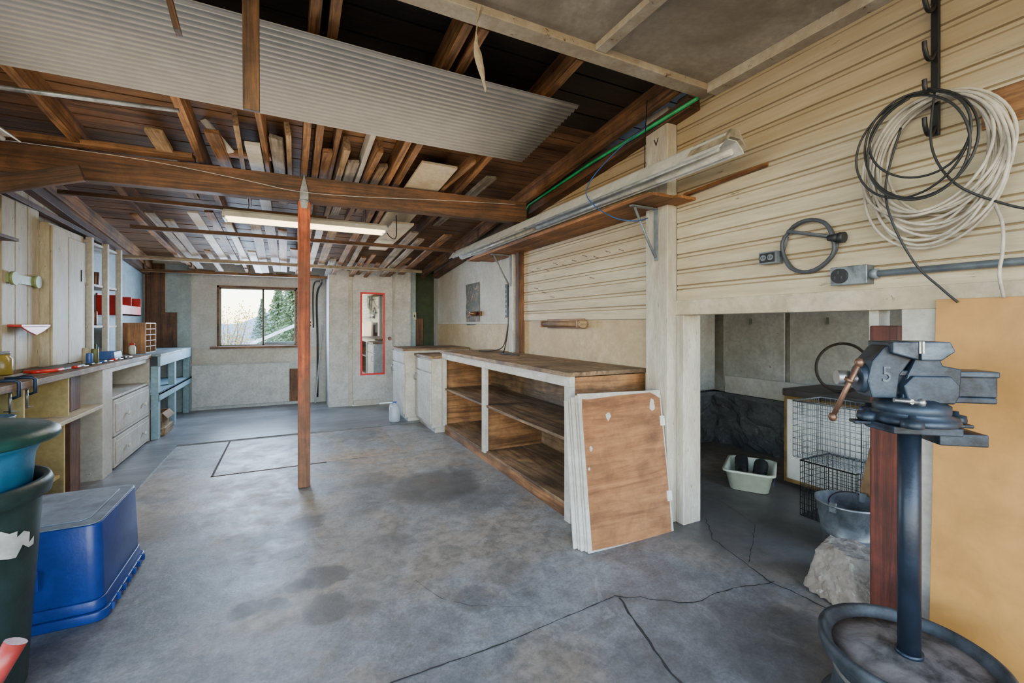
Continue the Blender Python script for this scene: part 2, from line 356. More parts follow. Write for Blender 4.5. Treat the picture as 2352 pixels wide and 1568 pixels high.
def siding(name,y0,y1,z0,z1,x=2.2,p=.098):
    g=G(sidingm); prof=[]; z=z0; mi=[]
    while z<z1:
        # flat face, narrow bead line, short flat, lap shadow line
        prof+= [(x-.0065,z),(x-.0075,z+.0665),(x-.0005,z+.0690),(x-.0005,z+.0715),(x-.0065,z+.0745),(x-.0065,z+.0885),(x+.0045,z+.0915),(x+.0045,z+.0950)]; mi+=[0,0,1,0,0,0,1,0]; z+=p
    prof.append((x-.0065,z)); ny=int((y1-y0)/.25)+1; cols=[]
    for k in range(ny+1):
        y=y0+(y1-y0)*k/ny; cols.append([g.V((px_,y,min(zz,z1+.05))) for i,(px_,zz) in enumerate(prof)])
    for a,b in zip(cols,cols[1:]):
        for i in range(len(a)-1):
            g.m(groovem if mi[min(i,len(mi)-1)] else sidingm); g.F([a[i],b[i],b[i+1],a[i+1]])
    return g.done(name,kind='structure',recalc=False)
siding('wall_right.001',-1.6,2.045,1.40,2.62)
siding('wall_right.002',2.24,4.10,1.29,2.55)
box('trim_1',(2.180,-1.6,1.31),(2.225,2.05,1.40),creamp,kind='structure')
G(wallw).box((2.205,4.10,1.27),(2.225,7.15,2.62)).done('wall_right.003',kind='structure')
G(tanply).box((2.20,2.24,0),(2.225,4.10,1.285)).box((2.202,4.12,0),(2.225,7.15,1.265)).done('wall_right.004',kind='structure',bevel=.002)
box('trim_2',(2.115,2.05,0),(2.20,2.24,2.62),postp,kind='structure',bevel=.006)
box('trim_3',(2.19,1.99,0),(2.34,2.05,1.31),postp,kind='structure',bevel=.005)
Mx=Matrix(((0,0,-1,0),(-1,0,0,0),(0,1,0,0),(0,0,0,1)))
t=text('trim_4','V',.07,Matrix.Translation((2.1145,2.145,2.42))@Mx,blackm,None,.0005); t['kind']='structure'
for i,(y0,y1) in enumerate([(4.10,4.17),(4.23,4.33)]):
    box('trim_%d'%(5+i),(2.13,y0,.95),(2.205,y1,2.02),whitep if i else brownboard,kind='structure')
box('trim_7',(2.175,.78,0),(2.225,.885,1.31),whitep,kind='structure')
box('trim_8',(2.19,4.33,1.255),(2.21,7.15,1.285),whitep,kind='structure')
G(bluewall).box((-1.9,5.2,0),(-1.8,8.1,2.4)).done('wall_left',kind='structure')
g=G(plankp).box((-1.9,2.2,0),(-1.8,5.2,2.5))
for k in range(12): g.box((-1.8,2.25+k*.245,.93),(-1.788,2.25+k*.245+.238,2.4))
g.done('wall_left.001',kind='structure')
wx0,wx1,wz0,wz1=-.925,.09,.93,1.80; yb=7.75
g=G(backw)
g.box((-1.9,yb,0),(wx0,yb+.12,2.3)).box((wx1,yb,0),(.7,yb+.12,2.3)).box((wx0,yb,0),(wx1,yb+.12,wz0)).box((wx0,yb,wz1),(wx1,yb+.12,2.3))
g.done('wall_back',kind='structure')
G(bluewall).box((-1.54,yb-.02,.0),(-1.26,yb,2.1)).done('wall_back.001',kind='structure',bevel=.002)
G(brownboard).box((-1.78,yb-.03,.93),(-1.56,yb,2.1)).box((-1.60,yb-.045,.93),(-1.42,yb-.02,1.42)).done('wall_back.002',kind='structure',bevel=.002)
G(doorp).box((-1.25,yb-.04,.06),(.0,yb,.66)).done('trim_9',kind='structure',bevel=.003)
G(wallw).box((-1.25,yb-.015,.68),(.5,yb,.90)).done('trim_10',kind='structure',bevel=.002)
G(brownboard).box((.0,yb-.05,.06),(.14,yb,.56)).done('trim_11',kind='structure',bevel=.002)
yc=7.15
dx0,dx1=.86,1.47
g=G(doorp)
g.box((.523,yc,0),(dx0,yc+.05,2.2)).box((dx0,yc,2.03),(dx1,yc+.05,2.2)).box((dx1,yc,0),(1.75,yc+.05,2.2)).box((.523,yc+.05,0),(.57,yb,2.2))
g.done('wall_back.003',kind='structure',bevel=.002)
box('trim_12',(.80,yc-.012,0),(.86,yc,2.06),whitep,kind='structure'); box('trim_13',(1.47,yc-.012,0),(1.50,yc,2.06),whitep,kind='structure')
G(greenboard).box((1.75,7.45,0),(2.3,7.5,2.2)).done('wall_back.004',kind='structure')
box('trim_14',(1.76,7.25,0),(1.86,7.3,2.1),bluewall,kind='structure')
box('trim_15',(1.90,7.40,.9),(2.02,7.45,1.35),brownboard,kind='structure')
e=T('door_1','white painted flat closet door holding a narrow mirror','door',(1.165,yc+.02,0)); e['kind']='structure'
G(doorp).box((dx0+.004,yc+.005,.02),(dx1-.004,yc+.04,2.025)).done('door_leaf',e,bevel=.003)
G(copperm).cyl((1.41,yc+.005,1.03),(1.41,yc-.04,1.03),.012).cyl((1.41,yc-.035,1.03),(1.41,yc-.06,1.03),.028,.022).done('knob',e,label='small brown metal knob')
e=T('mirror','narrow mirror with red tape frame on closet door','mirror',(1.155,yc-.006,.47))
G(mirror).box((.995,yc-.004,.49),(1.317,yc+.0035,1.727)).done('mirror_glass',e)
G(plain('red_tape',(.62,.006,.02),.5,0,.1)).box((.972,yc-.010,.467),(1.000,yc+.004,1.748)).box((1.312,yc-.010,.467),(1.340,yc+.004,1.748)).box((1.0,yc-.010,.467),(1.312,yc+.004,.495)).box((1.0,yc-.010,1.720),(1.312,yc+.004,1.748)).done('frame',e)
box('baseboard_back',(.87,yc-.05,.0),(1.25,yc-.013,.09),whitep,kind='structure')
e=T('window_1','sliding window with brown wooden trim','window',((wx0+wx1)/2,yb+.05,wz0)); e['kind']='structure'
g=G(winframe); f=.024
g.box((wx0-f,yb-.02,wz0-.01),(wx0+.005,yb+.1,wz1+f)).box((wx1-.005,yb-.02,wz0-.01),(wx1+f,yb+.1,wz1+f)).box((wx0-f,yb-.02,wz1-.005),(wx1+f,yb+.1,wz1+f))
g.box((wx0-.10,yb-.10,wz0-.035),(wx1+.12,yb+.1,wz0)); g.done('frame',e,bevel=.003)
g=G(plain('bronze_aluminium',(.10,.095,.09),.4,.5))
xm=-.36
for a,b_ in ((wx0+.005,xm+.013),(xm-.013,wx1-.005)):
    g.box((a,yb+.04,wz0),(a+.017,yb+.07,wz1)).box((b_-.017,yb+.04,wz0),(b_,yb+.07,wz1)).box((a,yb+.04,wz0),(b_,yb+.07,wz0+.018)).box((a,yb+.04,wz1-.022),(b_,yb+.07,wz1-.005))
g.done('sash',e)
G(glass).box((wx0+.01,yb+.052,wz0+.01),(wx1-.01,yb+.056,wz1-.01)).done('pane',e)
G(ceilp).box((-3,-2,2.62),(2.24,1.80,2.66)).done('ceiling',kind='structure')
box('trim_16',(-3,1.76,2.585),(2.2,1.85,2.64),trimc,kind='structure',bevel=.005)
box('trim_17',(1.335,-2,2.59),(1.40,1.76,2.622),trimc,kind='structure',bevel=.004)
box('trim_18',(.32,-2,2.59),(.385,1.76,2.622),trimc,kind='structure',bevel=.004)
box('trim_19',(2.12,-2,2.565),(2.195,1.76,2.622),trimc,kind='structure',bevel=.004)
def deck(name,y0,y1,mat,p=.17,gap=.012):
    g=G(mat); y=y0
    while y<y1:
        z=rz(y+p/2)+.142+R(0,.004)
        g.M=Matrix.Translation((0,y,z))@Matrix.Rotation(-.0997,4,'X'); g.box((-2.0,0,0),(2.35,p-gap,.02)); g.M=None; y+=p
    g.done(name,kind='structure')
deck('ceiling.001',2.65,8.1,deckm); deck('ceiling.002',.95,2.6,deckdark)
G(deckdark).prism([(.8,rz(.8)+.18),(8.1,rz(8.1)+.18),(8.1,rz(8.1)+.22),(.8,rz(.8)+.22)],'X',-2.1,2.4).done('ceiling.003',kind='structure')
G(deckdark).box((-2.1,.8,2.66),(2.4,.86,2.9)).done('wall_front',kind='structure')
rg='roof rafters'
for x in (-1.72,-1.22,-.56,.10,.175,.72,.80,1.33,2.02):
    board('rafter',(x,1.88,rz(1.88)+.07),(x,7.74,rz(7.74)+.07),.044,.138,rafterw(),'rough brown sawn rafter under the roof boards','rafter',rg)
board('top_plate',(2.15,1.87,rz(1.87)-.035),(2.15,7.1,rz(7.1)-.035),.09,.066,darkw(),'dark brown timber plate along top of siding','beam')
board('top_plate',(-1.75,2.3,rz(2.3)-.04),(-1.75,7.7,rz(7.7)-.04),.07,.07,darkw(),'dark brown timber plate along top of side wall','beam')
board('ceiling_beam',(-1.79,3.93,2.29),(1.98,3.69,2.295),.09,.19,darkw(),'heavy dark brown timber beam across the room','beam')
board('nailer_board',(-1.79,3.86,2.42),(-.6,3.79,2.42),.10,.035,rafterw(),'brown board nailed along top of the beam','board')
e=T('support_post','red stained wooden post holding up the ceiling beam','post',(.10,3.80,0))
G(redpost).box((.057,3.755,0),(.143,3.845,2.195)).done('post_shaft',e,bevel=.006)
G(galv).prism([(.07,2.20),(.13,2.20),(.13,2.26),(.10,2.40),(.07,2.26)],'Y',3.750,3.754).prism([(.07,2.20),(.13,2.20),(.12,2.14),(.08,2.14)],'Y',3.749,3.753).cyl((.065,3.75,2.2),(.135,3.75,2.2),.007,n=10).done('hinge_strap',e,label='galvanised hinge strap at post top')
board('cross_lath',(-1.25,5.0,2.11),(1.75,5.0,2.12),.05,.035,darkw(),'thin brown cross lath below the rafters','lath')
board('cross_lath',(-1.70,6.3,2.0),(1.7,6.3,2.01),.05,.04,greyw(),'pale timber cross tie near the back of the room','lath')
board('cross_lath',(-1.5,4.35,2.21),(.3,4.35,2.21),.04,.03,darkw(),'thin brown cross lath below the rafters','lath')
board('cross_lath',(-1.75,7.42,1.965),(1.7,7.42,1.975),.06,.035,rafterw(),'brown cross lath just before the rear wall','lath')
board('brace_board',(-1.78,3.72,2.0),(-1.15,3.66,2.19),.03,.10,darkw(),'short brown brace board under the beam','brace')
board('brace_board',(-1.70,4.0,2.14),(-1.70,6.9,2.04),.05,.04,darkw(),'long dark brace board along the side wall','brace')
G(galv).cyl((-1.70,3.1,2.40),(-.55,3.04,2.44),.012,n=10).done('metal_pipe',label='thin galvanised pipe hung below the rafters',cat='pipe')
G(labelwhite).tube(smooth([(-1.7,3.84,2.385),(-.9,3.79,2.36),(-.3,3.755,2.30),(.05,3.740,2.26),(.5,3.715,2.27),(1.1,3.675,2.31),(1.85,3.625,2.35)]),.0015,5).done('string_wire',label='thin pale wire draped along the beam',cat='wire')
def corr():
    g=G(corrug); n=228; y0,y1=2.12,2.89; x0,x1=-1.70,1.50; rows=[]
    for k in range(n+1):
        y=y0+(y1-y0)*k/n; z=2.518-.075*(k/n)+.0058*math.sin(2*math.pi*(y-y0)/.038)
        rows.append([g.V((x+.03*(y-y0),y,z-.006*math.sin(x*2))) for x in [x0+(x1-x0)*i/12 for i in range(13)]])
    for a,b_ in zip(rows,rows[1:]):
        for i in range(12): g.F([a[i],a[i+1],b_[i+1],b_[i]],True)
    ob=g.done('corrugated_roofing_sheet',label='grey corrugated metal sheet stored under the rafters',cat='metal sheet')
    md=ob.modifiers.new('s','SOLIDIFY'); md.thickness=.0015
corr()
board('hanging_board',(-.135,2.02,2.09),(-.135,2.02,2.70),.02,.058,rafterw(),'narrow brown board hanging down from the rafters','board')
board('hanging_board',(-.36,1.97,2.30),(-.44,1.97,2.66),.05,.02,darkw(),'short dark board hanging tilted from the rafters','board')
lg='loose boards stored across the ceiling beams'
spec=[(-.30,3.05,-.34,4.9,.03,.10,2.47,'o'),(-.22,3.35,-.2,5.2,.09,.03,2.42,'w'),(-.16,2.85,-.13,4.4,.03,.09,2.50,'r'),(-.08,3.25,-.05,4.8,.08,.03,2.43,'g'),(-.01,3.15,.0,4.6,.03,.09,2.49,'o'),
(.235,3.3,.235,5.0,.06,.035,2.44,'r'),(.29,2.9,.285,4.3,.035,.09,2.52,'r'),(.355,3.15,.34,5.2,.045,.10,2.48,'o'),(.43,3.45,.42,5.0,.08,.03,2.42,'g'),(.50,2.95,.50,4.2,.035,.08,2.51,'w'),(.56,3.1,.55,5.1,.04,.09,2.46,'r'),(.64,3.3,.63,4.8,.07,.03,2.42,'o'),(-.44,3.2,-.40,4.4,.08,.03,2.42,'r'),(1.2,3.0,1.18,4.9,.03,.08,2.44,'r'),(1.5,3.2,1.52,5.0,.09,.03,2.42,'g'),(-.75,3.4,-.78,4.9,.09,.03,2.42,'o')]
mm={'o':oldw(),'w':whitep,'g':greyw(),'r':rafterw()}
ln={'o':'pale old lumber board stored on the beam','w':'white painted board stored on the beam','g':'grey weathered board stored on the beam','r':'reddish brown lumber board stored on the beam'}
for (xa,ya,xb,yb_,w,h,z,k) in spec:
    board('lumber_board',(xa,ya+R(0,.2),z+R(.0,.05)),(xb,yb_,z-.05 if z>2.44 else z-.01),w,h,mm[k],ln[k],'board',lg,roll=R(-.2,.2))
board('lumber_board',(-.52,3.45,2.60),(-.36,3.62,2.44),.05,.015,whitep,'short pale lath leaning between the rafters','board',lg)
board('lumber_board',(-.40,3.69,2.455),(-.12,3.68,2.47),.09,.03,rafterw(),'short brown offcut lying along the beam','board',lg)
lg2='loose boards stored under the rear rafters'
for i in range(25):
    x=-1.18+i*.112; th2=.013*(1 if i%2 else 0)
    far=(.75<x<1.15) or i%4==3
    y0=R(5.7,6.1) if far else R(4.4,4.9); y1=y0+R(1.3,1.7) if far else R(6.35,7.2); y1=min(y1,7.3); k=random.choice('orrogrgwr')
    zz=lambda y:2.150-.083*(y-5)+.012+th2*2
    board('lumber_board',(x,y0,zz(y0)),(x+R(-.03,.03),y1,zz(y1)),R(.05,.09),R(.018,.024),mm[k],{'o':'pale loose board lying on the cross laths','w':'white painted board lying on the cross laths','g':'grey board lying on the cross laths','r':'brown board lying on the cross laths'}[k],'board',lg2,roll=R(-.08,.08))
for i in range(8):
    x=-1.25+i*.36; board('lumber_board',(x,7.40,2.003),(x+R(.2,.33),7.46,2.003),R(.03,.05),.02,mm[random.choice('owgr')],'short scrap board lying on the rear cross lath','board','scrap boards above the back wall',roll=R(-.2,.2))
board('painted_panel',(1.02,3.25,2.46),(.98,4.9,2.30),.28,.02,creamp,'cream painted beadboard panel stored on the beam','panel')
board('painted_panel',(1.05,3.45,2.50),(1.02,4.9,2.35),.20,.03,creamp,'cream painted narrow door panel stored overhead','panel')
board('painted_panel',(.98,4.27,2.22),(.96,5.6,2.17),.20,.02,creamp,'cream painted board hanging behind the beam','panel')
g=G(plain('brown_masking_paper',(.34,.28,.19),.7)); pr=None
for i in range(19):
    t=i/18; z=2.60-.37*t; a=.4+.9*math.sin(t*7); w=.013+.005*math.sin(t*11+1); x=.725-.022*math.sin(t*4.2); y=1.745-.01*t
    c=(g.V((x-w*math.cos(a),y-w*math.sin(a)*.6,z)),g.V((x+.004*math.sin(i*3),y-.008,z+.004)),g.V((x+w*math.cos(a),y+w*math.sin(a)*.6,z+.004*math.sin(i*2))))
    if pr: g.F([pr[0],pr[1],c[1],c[0]]); g.F([pr[1],pr[2],c[2],c[1]])
    pr=c
g.done('paper_strip',label='crumpled strip of paper hanging from ceiling trim',cat='paper')
# ------------------------------------------------------------ light fixtures
e=T('fluorescent_light','lit fluorescent shop light hanging behind the beam','light fixture',(.16,4.12,2.05))
G(whiteplastic).prism([(4.00,2.085),(4.04,2.125),(4.09,2.15),(4.15,2.15),(4.20,2.125),(4.24,2.085),(4.235,2.08),(4.195,2.115),(4.05,2.115),(4.005,2.08)],'X',-.46,.78).done('housing',e)
for y in (4.06,4.18): G(tube_on).cyl((-.44,y,2.085),(.76,y,2.085),.017).done('lamp_tube',e)
for x in (-.46,.765): G(greyp).box((x,4.03,2.07),(x+.015,4.21,2.12)).done('end_cap',e)
for x in (-.3,.6): G(blackm).tube([(x,4.12,2.15),(x+.01,4.12,2.2),(x,4.12,rz(4.12)+.03)],.003,6).done('hanger_wire',e)
G(blackr).tube(smooth([(.77,4.12,2.12),(.82,4.15,2.06),(.88,4.2,2.05),(.90,4.22,2.12),(.90,4.24,2.28)]),.005,6).done('power_lead',e)
e=T('fluorescent_light','long dusty white unlit fluorescent fixture above wooden shelf','light fixture',(1.88,3.4,2.07))
G(whiteplastic).prism([(1.79,2.078),(1.845,2.155),(1.855,2.165),(1.91,2.165),(1.92,2.155),(1.97,2.078),(1.965,2.076),(1.915,2.125),(1.845,2.125),(1.795,2.076)],'Y',1.42,5.35).done('housing',e)
G(dustyenamel).prism([(1.80,2.095),(1.848,2.158),(1.855,2.170),(1.91,2.170),(1.917,2.158),(1.96,2.095),(1.915,2.13),(1.845,2.13)],'Y',1.40,1.62).done('end_cap',e,label='dust covered end of the fixture')
utg=plain('unlit_tube_glass',(.58,.58,.52),.25)
for x in (1.83,1.93):
    for ya,yb_ in ((1.46,3.36),(3.42,5.3)): G(utg).cyl((x,ya,2.093),(x,yb_,2.093),.016).done('lamp_tube',e)
for y in (2.0,4.6): G(blackm).tube([(1.88,y,2.165),(1.88,y,2.3),(1.9,y,rz(y)-.0)],.003,6).done('hanger_wire',e)
e=T('fluorescent_light','end of white shop light by the side wall rafters','light fixture',(-1.45,3.3,2.3))
G(whiteplastic).prism([(-1.52,2.30),(-1.49,2.33),(-1.41,2.33),(-1.38,2.30),(-1.385,2.295),(-1.42,2.32),(-1.48,2.32),(-1.515,2.295)],'Y',2.7,3.55).done('housing',e)
G(utg).cyl((-1.45,2.72,2.300),(-1.45,3.53,2.300),.014).done('lamp_tube',e)
# ------------------------------------------------------------ long wall shelf
osw=wood('orange_shelf_wood',(.17,.06,.013),(.42,.17,.045),'Y')
e=T('wall_shelf','long brown plank shelf on metal wall brackets','shelf',(2.03,3.45,1.99))
for i,(x0,x1,z,y0,y1) in enumerate([(1.88,2.04,2.0,1.93,4.95),(2.045,2.195,2.0,1.90,4.9)]):
    G(osw).box((x0,y0,z),(x1,y1,z+.018)).done('shelf_board',e,bevel=.002)
for i in range(4):
    x=1.90+.07*i
    G(osw).box((x,1.98+.06*i-.05*(i%2),2.019+.011*(i%2)),(x+.066,4.8-.1*i,2.033+.011*(i%2))).done('wood_plank',label='thin orange brown plank stacked on the wall shelf',cat='plank',group='thin planks on wall shelf',bevel=.002)
for y in (2.14,4.28):
    g=G(greyp).box((1.90,y-.015,1.987),(2.115 if y<3 else 2.13,y+.015,1.995)).box((2.105 if y<3 else 2.12,y-.015,1.66),(2.113 if y<3 else 2.128,y+.015,1.99))
    g.tube([(1.93,y,1.985),(2.03,y,1.80),(2.105,y,1.68)],.009,6); g.done('bracket',e,label='grey steel shelf bracket')
board('wood_lath',(2.178,1.44,2.065),(2.165,1.96,2.045),.02,.018,wood('orange_shelf_wood',(.13,.042,.008),(.33,.125,.03),'X'),'thin reddish lath sticking out along the siding','lath')
G(greenpipe).tube([(2.09,1.80,2.545),(2.09,2.8,2.50),(2.09,3.80,2.42),(2.09,3.86,2.38),(2.09,3.88,2.30),(2.15,3.89,2.295)],.011,10).done('green_pipe',label='thin bright green pipe along top of siding',cat='pipe')
G(bluecord).tube(smooth([(1.99,2.09,2.48),(1.86,2.2,2.36),(1.78,2.36,2.22),(1.765,2.42,2.12),(1.80,2.36,2.02),(1.86,2.24,1.93),(1.94,2.15,1.90),(2.02,2.12,1.92)]),.004,6).done('blue_cord',label='thin blue cord looped around the light fixture',cat='cord')
# ------------------------------------------------------------ right wall hangings
e=T('hook_rack','black iron hanging bar with hooks on siding','hook rack',(2.17,.78,1.94))
G(blackm).box((2.165,.768,1.96),(2.183,.792,2.58)).done('bar',e,bevel=.003)
for z in (2.42,2.24,2.10,1.96):
    G(blackm).tube(smooth([(2.165,.78,z+.03),(2.14,.78,z),(2.11,.78,z-.005),(2.09,.78,z+.02),(2.085,.78,z+.05)]),.008,8).done('hook',e)
def coil(n,ry,rz_,yc_,zt,r,seed,xo=2.155,mat=None,spread=.25):
    rs=random.Random(seed); g=G(mat); P=[]
    for i in range(n):
        a=ry*(1-spread*rs.random()); b_=rz_*(1-spread*rs.random()); dy=rs.uniform(-.04,.04); x=xo-rs.uniform(0,.05); dz=rs.uniform(-.015,.015)
        for k in range(24):
            t=2*math.pi*k/24
            P.append(Vector((x+.01*math.sin(t*2+i),yc_+dy*(1-math.cos(t))/2+a*math.sin(t),zt+dz-b_*(1-math.cos(t)))))
    S2=[P[0]]+[ (P[j-1]+P[j]*2+P[j+1])/4 for j in range(1,len(P)-1)]+[P[-1]]
    g.tube(smooth(S2,2),r,8); return g
e=T('hose_coil','coil of off-white hose hanging from black hook','hose',(2.13,.78,1.50))
coil(15,.215,.275,.77,2.09,.0052,3,mat=whosem,spread=.24).done('coiled_hose',e)
G(whosem).tube(smooth([(2.15,.63,1.7),(2.15,.60,1.6),(2.14,.595,1.50),(2.13,.60,1.42),(2.15,.595,1.34)]),.0052,8).done('loose_end',e)
e=T('extension_cord','coil of black cable hanging over the white hose','cable',(2.07,.8,1.5))
coil(4,.175,.215,.81,2.10,.0042,9,xo=2.092,mat=blackr,spread=.30).done('coiled_cable',e)
g=G(blackr).tube(smooth([(2.085,.85,2.0),(2.09,.90,1.8),(2.09,.88,1.65),(2.12,.82,1.48),(2.14,.75,1.38),(2.15,.71,1.33)]),.0042,8)
g.tube(smooth([(2.085,.75,2.1),(2.085,.76,1.9),(2.085,.70,1.75),(2.12,.60,1.66),(2.14,.5,1.61),(2.15,.35,1.58)]),.0042,8); g.done('loose_end',e)
e=T('power_adapter_cord','short thick grey power cord coiled on siding','power cord',(2.15,1.25,1.48))
P=[]
for k in range(52):
    t=2*math.pi*k/26; P.append((2.17-.02*(k/52),1.235-(.118+.006*math.sin(k))*math.cos(t+2.6),1.615+.12*math.sin(t+2.6)))
G(greyrub).tube([(2.165,1.36,1.585)]+P+[(2.15,1.13,1.64)],.0088,8).done('cord',e)
g=G(greyp).box((2.13,1.365,1.553),(2.185,1.455,1.613)); g.m(blackr).box((2.126,1.372,1.56),(2.131,1.448,1.606)).m(greyp).cyl((2.1265,1.428,1.583),(2.123,1.428,1.583),.015).cyl((2.1265,1.392,1.583),(2.123,1.392,1.583),.015)
g.m(blackr)
for y in (1.428,1.392): g.box((2.1215,y-.008,1.578),(2.1235,y-.004,1.588)).box((2.1215,y+.004,1.578),(2.1235,y+.008,1.588))
g.done('socket_box',e,bevel=.002,label='grey socket box end')
G(blackr).cyl((2.15,1.14,1.635),(2.15,1.095,1.63),.013,.022).cyl((2.15,1.095,1.63),(2.15,1.075,1.628),.024).done('plug',e)
e=T('electrical_outlet','surface mounted metal outlet box with round dryer socket','outlet',(2.17,1.05,1.42))
G(galv).box((2.135,.985,1.42),(2.195,1.125,1.50)).done('box',e,bevel=.003)
g=G(blackr).cyl((2.135,1.085,1.46),(2.123,1.085,1.46),.032,n=24); g.m(greyrub)
for a in (90,210,330):
    y=1.085+.015*math.cos(math.radians(a)); z=1.46+.015*math.sin(math.radians(a)); g.box((2.120,y-.003,z-.006),(2.1235,y+.003,z+.006))
g.done('socket',e)
G(greyp).cyl((2.17,.985,1.46),(2.17,.96,1.46),.021).cyl((2.17,.962,1.46),(2.17,-1.2,1.46),.014).done('conduit',e)
G(galv).box((2.155,.44,1.438),(2.2,.46,1.482)).done('clamp',e)
board('wood_patch',(2.188,.66,2.0),(2.188,.2,2.0),.006,.13,plyw('X'),'bare reddish plywood patch nailed on the siding','wood patch')
e=T('wooden_roller','small wooden roller holder mounted on tan wall board','wooden holder',(2.15,3.3,1.2))
G(plyw()).box((2.185,3.02,1.215),(2.2,3.62,1.30)).box((2.11,3.02,1.225),(2.19,3.04,1.285)).box((2.11,3.60,1.225),(2.19,3.62,1.285)).done('backboard',e,bevel=.003)
G(shelfw()).cyl((2.14,3.05,1.255),(2.14,3.59,1.255),.026).done('roller',e)
G(oldw()).cyl((2.14,3.02,1.255),(2.14,2.97,1.255),.034,.034).done('knob',e)
def postermat():
    m,nt,b=newmat('faded_nature_poster'); v=coords(nt,(1,1,1),False)
    f=noise(nt,v,9,9,1.6,.7)
    col=ramp(nt,f,[(.40,(.006,.009,.004)),(.5,(.035,.035,.015)),(.57,(.13,.07,.035)),(.66,(.27,.20,.12))]); nt.links.new(col,b.inputs['Base Color']); return m
g=G(postermat()); pv=None
for i in range(9):
    z=1.24+.56*i/8; x=2.204-.012*abs(math.sin(i*.6)); c=(g.V((x,5.33,z)),g.V((x-.004,5.80,z)))
    if pv: g.F([pv[0],pv[1],c[1],c[0]],True)
    pv=c
g.done('poster',label='faded nature poster pinned on white wall panel',cat='poster',recalc=False)
e=T('pencil_sharpener','small hand crank sharpener mounted on wall','sharpener',(2.15,5.45,1.36))
G(brownboard).box((2.17,5.25,1.36),(2.205,5.55,1.42)).done('base',e,bevel=.003)
G(copperm).cyl((2.16,5.32,1.39),(2.06,5.32,1.39),.028,.022).cyl((2.06,5.32,1.39),(2.05,5.32,1.39),.006).tube([(2.05,5.32,1.39),(2.05,5.32,1.33)],.005,6).done('sharpener_body',e)
e=T('power_strip','black power strip mounted on white stud','power strip',(2.19,4.45,1.32))
G(blackr).box((2.165,4.43,1.33),(2.204,4.50,1.70)).done('strip_body',e,bevel=.005)
for i in range(6): G(greyp).cyl((2.165,4.465,1.37+i*.055),(2.162,4.465,1.37+i*.055),.014,n=12).done('socket',e)
g=G(blackr).tube(smooth([(2.10,4.28,1.45),(2.08,4.25,1.2),(2.03,4.2,1.05),(1.98,4.15,.965),(1.9,4.05,.962),(1.93,3.7,.962)]),.006,8).tube(smooth([(2.11,4.31,1.25),(2.05,4.3,1.02),(1.95,4.4,.964),(1.85,4.5,.963)]),.006,8)
g.done('power_cable',label='black cable trailing from wall onto workbench',cat='cable')
for (y,z) in [(3.9,1.78),(3.75,1.79),(3.6,1.76),(3.45,1.80),(3.3,1.77),(3.15,1.79),(3.0,1.81),(2.85,1.78),(2.7,1.80),(2.55,1.79),(3.8,1.6),(3.5,1.5),(3.65,1.55),(2.9,1.62)]:
    G(copperm).cyl((2.20,y,z),(2.145,y-.01,z+.006),.0022,n=6).cyl((2.146,y-.01,z+.006),(2.143,y-.01,z+.006),.0045,n=8).done('nail',label='rusty nail sticking out of the siding',cat='nail',group='nails in the siding')
G(wallw).box((1.80,7.225,1.33),(1.86,7.25,1.45)).m(blackm).box((1.822,7.222,1.37),(1.838,7.226,1.41)).done('light_switch',label='small switch box beside the closet',cat='switch',bevel=.003)
G(blackm).tube(smooth([(.40,7.72,.1),(.40,7.72,1.0),(.39,7.71,1.7),(.45,7.6,1.90),(.44,7.3,1.92)]),.014,8).tube(smooth([(.34,7.72,1.2),(.34,7.72,1.85),(.42,7.55,1.93)]),.01,8).done('wall_conduit',label='black conduit pipes beside the window',cat='conduit')
e=T('wall_outlet','small white outlet on the wall beside window','outlet',(.29,7.74,1.2))
G(whiteplastic).box((.26,7.738,1.20),(.33,7.75,1.32)).done('plate',e,bevel=.002)
for z in (1.235,1.285): G(blackr).cyl((.295,7.738,z),(.295,7.736,z),.014).done('socket',e)
board('leaning_pole',(.36,7.60,0.02),(.47,7.68,1.25),.03,.02,greyp,'grey metal pole leaning in the corner by closet','pole')
# ------------------------------------------------------------ workbench
e=T('workbench','long wooden workbench with white frame and open shelves','workbench',(1.88,3.6,0))
y0,y1,x0,x1=2.33,4.94,1.57,2.195
G(topw()).box((x0-.02,y0-.02,.922),(x1,y1,.95)).done('worktop',e,bevel=.004)
G(plyw('X')).box((x0+.04,y0,.0),(x1,y0+.018,.915)).done('end_panel',e,bevel=.002)
G(plyw('X')).box((x0+.04,y1-.02,.0),(x1,y1-.002,.915)).done('end_panel',e,bevel=.002)
G(shelfw()).box((x1-.012,y0+.02,.05),(x1-.002,y1-.02,.92)).done('back_panel',e)
G(shelfw()).box((x0+.02,y0+.02,.50),(x1-.015,y1-.02,.522)).done('shelf',e,bevel=.002)
G(shelfw()).box((x0+.02,y0+.02,.085),(x1-.015,y1-.02,.105)).done('shelf',e,bevel=.002)
G(plyw()).box((x0+.03,y0+.02,.0),(x0+.05,y1-.02,.085)).done('kick_board',e,bevel=.002)
G(whitep).box((x0,y0-.005,.855),(x0+.04,y1,.922)).done('top_rail',e,bevel=.003)
for ya in (y0-.005,3.69,y1-.06): G(whitep).box((x0,ya,.0 if ya<3 else .09),(x0+.04,ya+.065,.855)).done('post',e,bevel=.003)
G(plyw('X')).box((x0+.04,3.71,.105),(x1-.02,3.728,.5)).done('divider',e)
